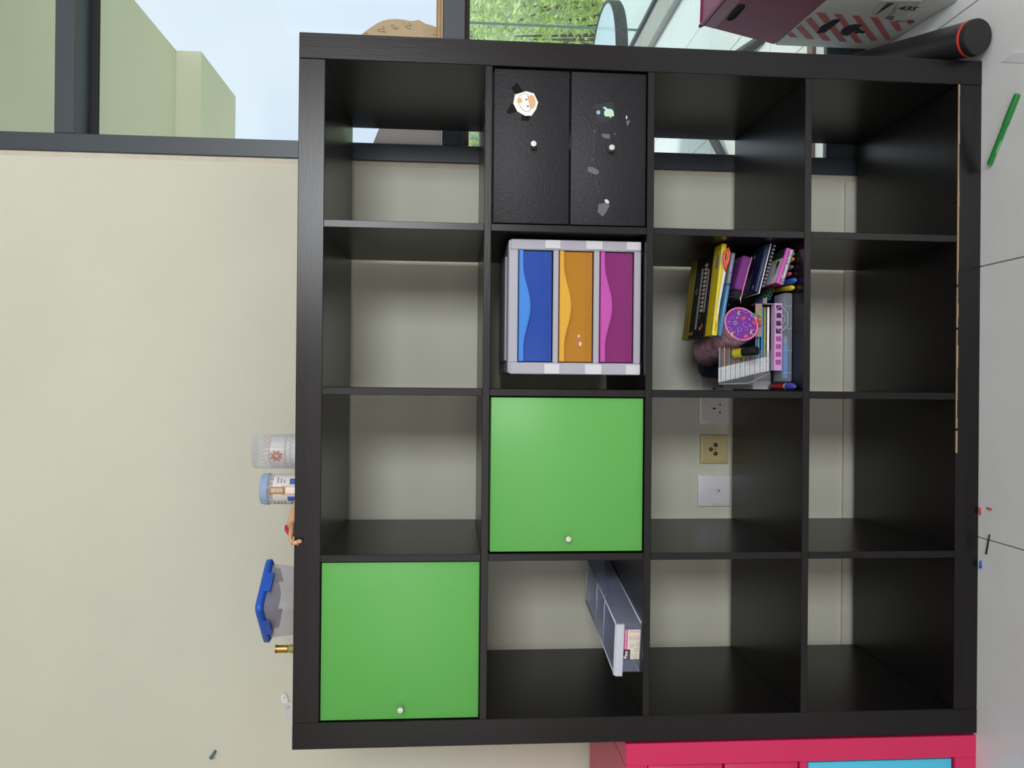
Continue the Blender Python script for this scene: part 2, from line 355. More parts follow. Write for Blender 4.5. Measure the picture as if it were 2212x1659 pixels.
# ------------------------------------------------------------------ black bookshelf
def build_shelf():
    s = thing('cube_bookshelf', 'large black-brown bookshelf with sixteen square compartments against the cream wall', 'bookshelf', (SWI/2, SD/2, 0))
    e = .0012
    part(s, 'side_panel', MB().box(0, TF, 0, SD, 0, SH, e), blackv, True)
    part(s, 'side_panel', MB().box(SWI-TF, SWI, 0, SD, 0, SH, e), blackv, True)
    part(s, 'top_panel', MB().box(TF, SWI-TF, .0006, SD, SH-TF, SH, e), blackh, True)
    bp = part(s, 'bottom_panel', MB().box(TF, SWI-TF, .0006, SD, 0, TF, e), blackh, True)
    rnd = random.Random(2); b = MB(); x = .62
    zc = TF
    while x < SWI-TF-.002:
        L = rnd.uniform(.02,.05); x2 = min(x+L, SWI-TF); b.box(x, x2, -.0002, .0022, zc-rnd.uniform(.0012,.0035), zc+.0004); x = x2+(rnd.random() < .12)*.006
    part(bp, 'chipped_edge', b, M('bare_chipboard', (176,150,122), .9, noise=.3, nscale=200), True, label='bare brown chipped edge')
    for i in range(3):
        z = CZ[i][1]
        sb = part(s, 'shelf_board', MB().box(TF, SWI-TF, .001, SD-.002, z, z+TB, .0008), blackh, True)
        if i == 2:                                      # dried paint flecks near the front edge of the upper board
            b = MB()
            for k in range(70):
                x, y, r = rnd.uniform(1.12, 1.42), abs(rnd.gauss(.004, .03))+.002, rnd.uniform(.0006, .0022)
                b.box(x-r, x+r, y, y+r*1.6, z+TB, z+TB+.0003)
            part(sb, 'paint_flecks', b, M('dried_red_paint', (120,34,40), .4, noise=.2), True, kind='stuff')
    for r in range(4):
        for i in range(3):
            x = CX[i][1]
            part(s, 'divider', MB().box(x, x+TB, .0015, SD-.004, CZ[r][0], CZ[r][1], .0008), blackv, True)
build_shelf()
def knob(parent, px, Y):
    p = PY(*px, Y-.012)
    mt = Matrix.Translation((p.x, Y, p.z)) @ Matrix.Rotation(PI/2, 4, 'X')
    return part(parent, 'knob', MB().lathe([(.0045,0),(.0045,.006),(.0062,.0075),(.0066,.020),(.0058,.0215),(.0005,.0217)], 20, mt), steel, True)
def door_insert(col, row, pxA, pxB, knobpx, label):
    x0, x1 = CX[col]; z0, z1 = CZ[row]; Y = .008
    t = thing('door_insert', label, 'door', ((x0+x1)/2, .2, z0), group='green door inserts in the bookshelf')
    b = MB(); g = .002; th = .012
    b.box(x0+g, x0+g+th, Y+.02, .37, z0, z1-g); b.box(x1-g-th, x1-g, Y+.02, .37, z0, z1-g)
    b.box(x0+g+th, x1-g-th, Y+.02, .37, z0, z0+th); b.box(x0+g+th, x1-g-th, Y+.02, .37, z1-g-th, z1-g); b.box(x0+g, x1-g, .37, .376, z0, z1-g)
    part(t, 'box', b, greend, True)
    a, c = PY(*pxA, Y), PY(*pxB, Y)
    X0, X1 = max(min(a.x,c.x), x0+.002), min(max(a.x,c.x), x1-.002); Z0, Z1 = max(min(a.z,c.z), z0+.002), min(max(a.z,c.z), z1-.002)
    d = part(t, 'door', MB().box(X0, X1, Y, Y+.016, Z0, Z1, .0012, 2), green_m, True)
    knob(d, knobpx, Y)
    for zz in (Z0+.05, Z1-.05): part(t, 'hinge', MB().box(X1-.03, X1-.004, Y+.016, Y+.03, zz-.015, zz+.015), steel, True)
    return t
door_insert(1, 2, (1061,858), (1389,1190), (1227,1163), 'green square door insert with knob in the second row beside the drawer tower')
door_insert(0, 3, (694,1216), (1036,1561), (865,1531), 'green square door insert with knob, topmost in the column nearest the pink cabinet')
def build_drawer_insert():
    x0, x1 = CX[3]; z0, z1 = CZ[2]; Y = .006
    t = thing('drawer_insert', 'black two-drawer insert with stickers and glue marks in bookshelf compartment', 'drawers', ((x0+x1)/2, .2, z0))
    b = MB(); g = .0015; th = .01
    b.box(x0+g, x0+g+th, Y+.02, .38, z0, z1-g); b.box(x1-g-th, x1-g, Y+.02, .38, z0, z1-g)
    b.box(x0+g+th, x1-g-th, Y+.02, .38, z0, z0+th); b.box(x0+g+th, x1-g-th, Y+.02, .38, z1-g-th, z1-g); b.box(x0+g+th, x1-g-th, Y+.03, .38, (z0+z1)/2-.004, (z0+z1)/2+.004)
    part(t, 'box', b, blackd, True)
    zm = (z0+z1)/2
    up_d = part(t, 'drawer', MB().box(x0+.003, x1-.003, Y, Y+.016, zm+.002, z1-.004, .0012, 2), blackd, True)
    lo_d = part(t, 'drawer', MB().box(x0+.003, x1-.003, Y, Y+.016, z0+.002, zm-.002, .0012, 2), blackd, True)
    knob(up_d, (1152,313), Y); knob(lo_d, (1320,321), Y)
    def flat(parent, name, pts, mat, off=.0004, label=None, base=0):
        q = [PY(x, y, Y) for x, y in pts]
        return part(parent, name, MB().prism([(p.x, p.z) for p in q], Y-base-off, Y-base), mat, True, label=label)
    S = lambda pts: [(1040+x/4.1475, 120+y/4.1475) for x, y in pts]
    tape = M('black_glossy_tape', (12,12,14), .15, noise=.1)
    foil = CLEAR('clear_tape', (220,220,225), .05, .1, .15)
    wh = M('sticker_white', (238,238,236), .4, noise=.01); tan = M('sticker_tan', (226,178,128), .5, noise=.06, nscale=120); ol = M('sticker_outline', (150,130,120), .5, noise=.02)
    flat(up_d, 'tape', S([(265,290),(318,243),(370,320),(310,355)]), tape)
    flat(up_d, 'tape', S([(225,500),(270,425),(345,490),(300,510),(240,525)]), tape)
    flat(up_d, 'tape', S([(365,535),(438,530),(425,588),(355,580)]), tape)
    flat(up_d, 'sticker_backing', S([(300,350),(400,320),(470,340),(508,420),(490,480),(450,540),(390,540),(320,500),(285,430)]), wh, .0005)
    flat(up_d, 'sticker_print', S([(330,395),(340,360),(370,345),(395,338),(415,350),(420,390),(435,440),(440,490),(420,505),(395,505),(370,490),(345,455),(325,425)]), ol, .0002, base=.0005)
    flat(up_d, 'sticker_print', S([(333,395),(343,363),(370,349),(395,342),(411,352),(416,392),(431,440),(436,488),(418,501),(396,501),(372,487),(348,453),(328,424)]), wh, .0002, base=.0007)
    flat(up_d, 'sticker_print', S([(415,362),(450,355),(470,368),(482,400),(484,440),(470,468),(440,478),(436,440),(422,415)]), tan, .0003, base=.0007)
    flat(up_d, 'sticker_print', S([(342+24*math.cos(a*PI/6), 405+24*math.sin(a*PI/6)) for a in range(12)]), tan, .0003, base=.0009)
    for cx, cy in ((402,395),(416,454)): flat(up_d, 'sticker_print', S([(cx+8*math.cos(a*PI/4), cy+8*math.sin(a*PI/4)) for a in range(8)]), black_p, .0002, base=.0009)
    mint = M('mint_sticker', (190,226,204), .4, noise=.05); blue = M('blue_dot_sticker', (130,190,220), .4, noise=.03)
    flat(lo_d, 'clear_tape', S([(1003,448),(1180,412),(1195,560),(1100,605),(1040,605)]), foil, .0003)
    flat(lo_d, 'sticker_print', S([(1085,465),(1105,460),(1130,478),(1165,480),(1185,505),(1187,545),(1165,545),(1160,560),(1140,545),(1110,548),(1097,525),(1100,500),(1112,488)]), mint, .0004, base=.0003, label='mint green animal sticker')
    flat(lo_d, 'sticker_print', S([(1047+18*math.cos(a*PI/6), 510+18*math.sin(a*PI/6)) for a in range(12)]), blue, .0004, base=.0003)
    glue = CLEAR('glue_residue', (190,192,200), .28, .5, .1); glw = M('paper_residue', (226,228,228), .7, noise=.1)
    for pts in ([(955,998),(1000,1000),(1050,1030),(1053,1060),(1020,1066),(950,1038)], [(1075,700),(1150,705),(1150,745),(1120,745),(1080,725)], [(1180,700),(1205,690),(1195,715)], [(1005,675),(1030,672),(1010,695)],
                [(1295,590),(1330,575),(1320,620),(1305,632)], [(1050,1330),(1110,1320),(1150,1340),(1120,1400),(1085,1445),(1040,1400)], [(994,925),(1008,930),(1000,942)]):
        flat(lo_d, 'glue_mark', S(pts), glue, .0003)
    flat(lo_d, 'paper_scrap', S([(1100,1292),(1125,1288),(1145,1310),(1140,1328),(1115,1322)]), glw, .0005)
    flat(lo_d, 'paper_scrap', S([(1293,560),(1300,530),(1308,560),(1300,572)]), glw, .0003)
    b = MB()
    for k in range(9):
        y = 700+k*20; a = PY(1040+1005/4.1475, 120+y/4.1475, Y); b.box(a.x-.0012, a.x+.0012, Y-.0003, Y, a.z-.0006, a.z+.0006)
    for k in range(5):
        y = 1140+k*26; a = PY(1040+(1032+k*6)/4.1475, 120+y/4.1475, Y); b.box(a.x-.001, a.x+.001, Y-.0003, Y, a.z-.0006, a.z+.0006)
    part(lo_d, 'glue_specks', b, glue, True, kind='stuff')
build_drawer_insert()

# ------------------------------------------------------------------ pink cabinet next to the bookshelf
def build_pink():
    xr, H, D, W_ = -.006, .788, .43, .77
    s = thing('pink_cabinet', 'glossy pink cube cabinet with pink doors standing against the black bookshelf', 'cabinet', (xr-W_/2, D/2, 0))
    t = .048; y0 = .002
    part(s, 'side_panel', MB().box(xr-t, xr, y0, D, 0, H-.0005, .0012), pink_m, True)
    part(s, 'side_panel', MB().box(xr-W_, xr-W_+t, y0, D, 0, H-.0005, .0012), pink_m, True)
    part(s, 'top_panel', MB().box(xr-W_+t, xr-t, y0, D, H-t, H, .0012), pink_m, True)
    part(s, 'bottom_panel', MB().box(xr-W_+t, xr-t, y0, D, 0, t, .0012), pink_m, True)
    c = (H-2*t-.016)/2; zs = t+c
    part(s, 'shelf_board', MB().box(xr-W_+t, xr-t, y0+.001, D, zs, zs+.016, .0008), pink_m, True)
    xm = xr-W_/2
    for z in (t, zs+.016): part(s, 'divider', MB().box(xm-.008, xm+.008, y0+.001, D, z, z+c, .0008), pink_m, True)
    for x0, x1 in ((xm+.008, xr-t), (xr-W_+t, xm-.008)):
        for k in range(2):
            z = zs+.016+k*c/2
            d = part(s, 'drawer', MB().box(x0+.003, x1-.003, y0+.006, y0+.022, z+.003, z+c/2-.003, .001, 2), pink_m, True)
            part(d, 'knob', MB().lathe([(.0045,0),(.0065,.008),(.0066,.02),(.0005,.0215)], 16, Matrix.Translation(((x0+x1)/2, y0+.006, z+c/4)) @ Matrix.Rotation(PI/2, 4, 'X')), steel, True)
        b = MB(); b.box(x0+.004, x1-.004, .03, D, zs+.018, zs+.018+c-.004); part(s, 'drawer_box', b, pink_m, True)
    for x0, x1 in ((xm+.008, xr-t), (xr-W_+t, xm-.008)):
        t2 = thing('cyan_door_insert', 'bright cyan door insert in the pink cabinet ' + ('right beside the black bookshelf' if x1 > -.1 else 'farther from the black bookshelf'), 'door', ((x0+x1)/2, .2, t), group='cyan door inserts')
        part(t2, 'box', MB().box(x0+.003, x1-.003, .03, .38, t, t+c-.003), cyan_m, True)
        d = part(t2, 'door', MB().box(x0+.004, x1-.006, y0+.008, y0+.024, t+.004, t+c-.006, .001, 2), cyan_m, True)
        part(d, 'knob', MB().lathe([(.0045,0),(.0065,.008),(.0066,.02),(.0005,.0215)], 16, Matrix.Translation((x0+.04, y0+.008, t+c/2)) @ Matrix.Rotation(PI/2, 4, 'X')), steel, True)
build_pink()

# ------------------------------------------------------------------ drawer tower
def build_tower():
    Y, z0 = .03, CZ[2][0]; S = lambda x, y: (1040+x/4.1475, 480+y/4.1475)
    xa, xb = PY(*S(800,1365), Y).x, PY(*S(800,160), Y).x; ztop = PY(*S(240,750), Y).z; D = .33
    sh = CLEAR('frosted_plastic', (222,224,236), .62, .35, .3); sh2 = CLEAR('frosted_plastic_thick', (196,195,208), .78, .3, .2)
    t = thing('drawer_tower', 'frosted plastic tower of three drawers in blue, amber and magenta', 'drawers', ((xa+xb)/2, Y+D/2, z0))
    X = lambda x, y: PY(*S(x, y), Y)
    op = [(328,638),(692,1002),(1058,1364)]; ya, yb = 1258, 252
    ox0, ox1 = X(750,ya).x, X(750,yb).x
    bars = [(ztop, X(op[0][0],750).z), (X(op[0][1],750).z, X(op[1][0],750).z), (X(op[1][1],750).z, X(op[2][0],750).z), (X(op[2][1],750).z, z0+.004)]
    b = MB()
    b.box(xa, ox0, Y, Y+.012, z0+.004, ztop-.004, .002); b.box(ox1, xb, Y, Y+.012, z0+.004, ztop-.004, .002)
    for a, c in bars: b.box(ox0, ox1, Y+.001, Y+.012, c, a-.001, .0015)
    part(t, 'front_frame', b, sh2, True)
    b = MB(); b.box(xa+.004, xa+.007, Y+.012, Y+D, z0+.004, ztop-.006); b.box(xb-.007, xb-.004, Y+.012, Y+D, z0+.004, ztop-.006); b.box(xa+.004, xb-.004, Y+D-.003, Y+D, z0+.004, ztop-.006)
    for a, c in bars[1:3]: b.box(xa+.007, xb-.007, Y+.012, Y+D-.003, (a+c)/2-.001, (a+c)/2+.001)
    part(t, 'shell', b, sh, True)
    b = MB(); b.box(xa+.002, xb-.002, Y+.002, Y+D, ztop-.006, ztop, .002); b.box(xa+.03, xb-.03, Y+.05, Y+D-.05, ztop, ztop+.004, .0015)
    part(t, 'lid', b, sh, True)
    for k, (lo, hi) in enumerate(((565,705),(930,1082),(1295,1440))):
        for xx0, xx1 in ((xa+.001, ox0-.003), (ox1+.003, xb-.001)):
            za, zb = X(lo,750).z, max(X(hi,750).z, z0+.005)
            part(t, 'corner_joint', MB().box(xx0, xx1, Y-.0025, Y+.001, zb, za, .001), M('milky_plastic', (214,214,222), .3, noise=.01), True)
    for fx in (xa+.02, xb-.02):
        for fy in (Y+.03, Y+D-.03): part(t, 'foot', MB().lathe([(.009,0),(.01,.004)], 14, Matrix.Translation((fx, fy, z0))), sh2, True)
    cols = [((24,76,178),(56,134,224),'blue'),((194,132,32),(224,170,52),'amber'),((142,34,118),(194,80,174),'magenta')]
    for k, (c1, c2, nm) in enumerate(cols):
        z1, z2 = X(op[k][0],750).z-.0015, X(op[k][1],750).z+.0015
        d = part(t, 'drawer', MB().box(ox0+.002, ox1-.002, Y+.006, Y+.010, z2, z1, .0006), CLEAR(nm+'_plastic', c1, .86, .22, .1), True, label=nm+' translucent drawer')
        b = MB(); b.box(ox0+.004, ox0+.006, Y+.010, Y+D-.02, z2+.002, z1-.015); b.box(ox1-.006, ox1-.004, Y+.010, Y+D-.02, z2+.002, z1-.015)
        b.box(ox0+.006, ox1-.006, Y+.010, Y+D-.02, z2+.001, z2+.003); b.box(ox0+.004, ox1-.004, Y+D-.022, Y+D-.02, z2+.003, z1-.015)
        part(d, 'tray', b, MATS[nm+'_plastic'], True)
        h0 = op[k][0]; n = 28; top = []; bot = []
        for i in range(n+1):
            f = i/n; yy = ya-8+(yb+8-ya+8)*f
            w = .5-.5*math.cos(2*PI*min(1,max(0,(f-.12)/.76)))
            p = X(h0+46+64*w, yy); bot.append((p.x, p.z)); 
        pts = [(ox0+.002, z1)]+bot+[(ox1-.002, z1)]
        pts[1] = (ox0+.002, pts[1][1]); pts[-2] = (ox1-.002, pts[-2][1])
        part(d, 'handle', MB().prism(pts, Y-.006, Y+.006, None, .002), M(nm+'_handle', c2, .25, noise=.02), True)
        b = MB(); zz = X(op[k][1]-58,750).z
        part(d, 'rib', MB().box(ox0+.004, ox1-.004, Y+.0045, Y+.0062, zz-.0008, zz+.0008).box(ox0+.004, ox1-.004, Y+.0045, Y+.0062, zz-.0075, zz-.006), M(nm+'_rib', tuple(int(v*.9) for v in c1), .25, noise=.02), True)
        if k == 1:
            st = MB(); 
            for x, y, rr in ((840,1000,5),(845,1015,4),(850,1030,4),(852,1050,6),(858,1070,5),(856,1085,4),(853,1100,4),(850,1112,5),(862,1050,4),(885,1050,3),(896,1050,3),(874,1050,4)):
                p = PY(*S(x,y), Y+.006); st.lathe([(rr/4.1475/990,0),(rr/4.1475/990*.8,.0006),(.0001,.0008)], 8, Matrix.Translation((p.x, Y+.006, p.z)) @ Matrix.Rotation(PI/2, 4, 'X'))
            part(d, 'dragonfly_sticker', st, M('pink_rhinestone', (226,120,150), .2, noise=.2, nscale=300), True, label='pink rhinestone dragonfly sticker')
            st = MB()
            for x, y, rx, rz in ((872,1020,9,13),(884,1090,11,20)):
                pts = [PY(*S(x+rx*math.cos(a*PI/6), y+rz*math.sin(a*PI/6)), Y+.006) for a in range(12)]; st.prism([(p.x,p.z) for p in pts], Y+.0054, Y+.006)
            part(d, 'dragonfly_wing', st, M('pearl_white', (238,214,214), .25, noise=.02), True)
build_tower()

# ------------------------------------------------------------------ clear organiser bin with label
def build_bin():
    z0 = CZ[2][0]; yaw = math.radians(-9)
    A = PY(1385,1455,.012); B = PY(1385,1346,.012)
    w, h, D = .112, .058, .36
    t = thing('organiser_bin', 'long clear plastic organiser bin with a paper label on its front', 'storage bin', (A.x+w/2-.002, .018, z0), (0,0,yaw))
    cl = CLEAR('bin_plastic', (216,222,240), .10, .2, .28); fr = CLEAR('bin_plastic_frosted', (224,228,242), .8, .4, .2)
    b = MB(); hw = w/2; th = .0018
    b.box(-hw, -hw+th, 0, D, 0, h); b.box(hw-th, hw, 0, D, 0, h); b.box(-hw+th, hw-th, 0, D, 0, th); b.box(-hw+th, hw-th, D-th, D, th, h); b.box(-hw+th, hw-th, 0, th, th, h-.004)
    part(t, 'bin_body', b, cl)
    b = MB(); 
    for a in ([(-hw,0,h),(-hw,D,h)], [(hw,0,h),(hw,D,h)], [(-hw,D,h),(hw,D,h)], [(-hw,0,h),(hw,0,h)], [(-hw,.002,.002),(-hw,D,.002)], [(hw,.002,.002),(hw,D,.002)]): b.tube(a, .0016, 6)
    part(t, 'rim', b, fr)
    b = MB(); n = 8; prof = [( -.012*math.sin(PI*i/n/2*1.0)*1.0, h+.001-.022*(i/n)) for i in range(n+1)]
    pts = [(-hw-.006, h-.004), (-hw-.002, h+.002), (hw, h+.002), (hw, h-.018), (-hw-.006, h-.018)]
    b.prism(pts, -.010, -.0005, None, .003)
    part(t, 'grip', b, fr)
    for k in range(2):
        y = D*(.42+.27*k); part(t, 'partition', MB().box(-hw+.002, hw-.002, y, y+.0016, .002, h-.006), cl)
        part(t, 'partition_edge', MB().tube([(-hw+.002,y,h-.006),(hw-.002,y,h-.006)], .0012, 6), fr)
    b = MB()
    for k in range(6): y = D*(.08+.05*k); b.box(-hw-.0004, -hw, y, y+.002, .02, .034)
    part(t, 'slot', b, black_p)
    lab = part(t, 'label', MB().box(-.026, .042, -.0014, -.0004, .003, h-.020), M('label_paper', (228,222,208), .6, noise=.03))
    yF = -.0016
    def pl(nm, x0, x1, za, zb, m, o=0): part(lab, nm, MB().box(x0, x1, yF-o, -.0014, za, zb), m)
    pl('black_panel', -.026, -.0035, .0235, h-.020, M('print_black', (24,22,26), .5, noise=.02))
    pl('pink_strip', -.0035, .042, .0305, h-.020, M('print_pink', (214,84,150), .5, noise=.05))
    pr = M('print_purple', (150,80,140), .5, noise=.05)
    for i in range(8): pl('print', -.0235+i*.0023, -.0222+i*.0023, .0245, .0285, pr, .0002)
    for r in range(4):
        for c in range(3): pl('print', .0190+r*.0055, .0240+r*.0055-.0004, .005+c*.0078, .0118+c*.0078, M('print_table%d' % (r % 3), [(206,186,216),(228,206,160),(232,220,190)][r % 3], .5, noise=.02), .0001)
    ink = M('print_ink', (70,66,66), .6, noise=.02)
    for cx, cz in ((-.019,.013),(-.004,.010),(.009,.008),(.006,.021)):
        b = MB(); b.tube([(cx+.0042*math.cos(a*PI/3), yF-.0001, cz+.0042*math.sin(a*PI/3)) for a in range(6)], .0003, 4, closed=True); part(lab, 'print', b, ink)
    text(lab, 'Fino', .0105, M('print_white', (245,245,245), .5, noise=.01), FRONT(-.0245, yF-.0002, .0297), depth=.0001, bold=.0003)
    text(lab, 'MINI BOX ORGANISER', .0042, MATS['print_white'], FRONT(-.0015, yF-.0002, .0330), depth=.0001)
build_bin()

# ------------------------------------------------------------------ wall outlets and hooks
def outlets():
    def plate(name, label, p0, p1, mat, th=.008):
        a, c = PY(*p0, YW-th), PY(*p1, YW-th); X0, X1 = min(a.x,c.x), max(a.x,c.x); Z0, Z1 = min(a.z,c.z), max(a.z,c.z)
        t = thing(name, label, 'socket', ((X0+X1)/2, YW, Z0))
        part(t, 'plate', MB().box(X0, X1, YW-th, YW, Z0, Z1, .002, 2), mat, True)
        return t, X0, X1, Z0, Z1
    hole = M('socket_hole', (16,14,14), .7, noise=.1)
    wp = M('socket_white', (226,224,222), .35, noise=.02)
    t, X0, X1, Z0, Z1 = plate('double_socket', 'white double power socket on the wall behind the bookshelf', (1511,805), (1577,917), wp)
    y = YW-.008
    part(t, 'face_plate', MB().box(X0+.012, X1-.012, y-.0012, y+.001, Z0+.006, Z1-.008, .0005), wp, True)
    for cx in (X0+.0445, X1-.0445):
        b = MB(); zc = (Z0+Z1)/2-.004
        b.box(cx-.0022, cx+.0022, y-.0018, y-.0008, zc+.002, zc+.010); b.box(cx-.0135, cx-.0085, y-.0018, y-.0008, zc-.0125, zc-.0085); b.box(cx+.0085, cx+.0135, y-.0018, y-.0008, zc-.0125, zc-.0085)
        part(t, 'pin_hole', b, hole, True)
        part(t, 'switch', MB().box(cx+.012, cx+.021, y-.004, y-.001, Z1-.024, Z1-.012, .001), wp, True)
    cr = M('yellowed_plastic', (206,192,138), .4, noise=.08, nscale=40)
    t, X0, X1, Z0, Z1 = plate('aerial_socket', 'yellowed aerial socket with three round jacks on the wall', (1514,940), (1573,1001), cr, .010)
    y = YW-.010; part(t, 'face_plate', MB().box(X0+.007, X1-.007, y-.001, y+.001, Z0+.007, Z1-.007, .0006), cr, True)
    cx, cz = (X0+X1)/2, (Z0+Z1)/2-.002
    for dx, dz in ((.012,0),(-.012,0),(0,.013)):
        mt = Matrix.Translation((cx+dx, y-.001, cz+dz)) @ Matrix.Rotation(PI/2, 4, 'X')
        j = part(t, 'jack', MB().lathe([(.0055,0),(.0055,.003),(.0042,.003),(.004,.0005),(.0001,.0005)], 16, mt), black_p, True)
        part(j, 'pin', MB().lathe([(.0012,0),(.0012,.0028),(.0001,.003)], 8, mt), steel, True)
    part(t, 'screw', MB().lathe([(.002,0),(.0018,.0008),(.0001,.001)], 10, Matrix.Translation((cx, y-.001, cz)) @ Matrix.Rotation(PI/2, 4, 'X')), M('dark_screw', (70,66,60), .4, .5, noise=.1), True)
    t, X0, X1, Z0, Z1 = plate('data_socket', 'white square data socket plate with stained edge on the wall', (1508,1026), (1577,1094), M('socket_bluewhite', (226,228,232), .35, noise=.02))
    y = YW-.008; cx, cz = (X0+X1)/2, (Z0+Z1)/2
    sh = part(t, 'shutter', MB().box(cx-.008, cx+.008, y-.0016, y+.001, cz-.024, cz+.016, .0005), wp, True)
    part(sh, 'printed_mark', MB().box(cx-.0075, cx+.0075, y-.0019, y-.0015, cz-.009, cz-.0082).box(cx-.002, cx+.002, y-.0019, y-.0015, cz-.016, cz-.0125), hole, True)
    part(t, 'stain', MB().box(X0+.001, X0+.008, y-.0002, y+.001, Z0+.002, Z0+.055, .0001), M('rust_stain', (208,184,140), .7, noise=.3, nscale=150, rgb2=(224,222,220)), True)
    # adhesive hook
    cl = CLEAR('milky_hook', (232,232,234), .8, .25, .2)
    S = lambda x, yy: PY(440+x/7.373, 1460+yy/7.373, YW)
    t = thing('adhesive_hook', 'white stick-on plastic hook on the wall above the bookshelf', 'hook', tuple(S(1390,700)))
    P2 = lambda pts: [(S(*p).x, S(*p).z) for p in pts]
    part(t, 'base', MB().prism(P2([(1255,430),(1290,400),(1360,400),(1430,410),(1470,500),(1460,740),(1340,755),(1300,620)]), YW-.004, YW, None, .001), cl, True)
    part(t, 'lobe', MB().prism(P2([(1240,370),(1232,310),(1260,270),(1295,262),(1330,290),(1345,350),(1360,410),(1270,425)]), YW-.009, YW-.002, None, .002), white_p, True)
    c = S(1345,490); part(t, 'button', MB().lathe([(.004,0),(.004,.003),(.0001,.004)], 14, Matrix.Translation((c.x, YW-.004, c.z)) @ Matrix.Rotation(PI/2, 4, 'X')), M('grey_button', (190,194,200), .4, noise=.02), True)
    c = S(1298,328); part(t, 'screw', MB().lathe([(.0014,0),(.0012,.0008),(.0001,.001)], 10, Matrix.Translation((c.x, YW-.009, c.z)) @ Matrix.Rotation(PI/2, 4, 'X')), MATS['dark_screw'], True)
    t = thing('wall_peg', 'small teal plastic peg in the bare cream wall', 'hook', tuple(S(150,1250)))
    tm = M('teal_plastic', (82,112,116), .45, noise=.1)
    a, c = S(185,1200), S(150,1255)
    part(t, 'peg', MB().tube([(a.x,YW,a.z),(a.x,YW-.008,a.z),(c.x,YW-.013,c.z)], [.0035,.0035,.003], 10), tm, True)
    part(t, 'peg_head', MB().lathe([(.0001,0),(.005,.001),(.0055,.004),(.003,.006),(.0001,.0062)], 14, Matrix.Translation((c.x, YW-.012, c.z)) @ Matrix.Rotation(PI/2, 4, 'X')), tm, True)
outlets()

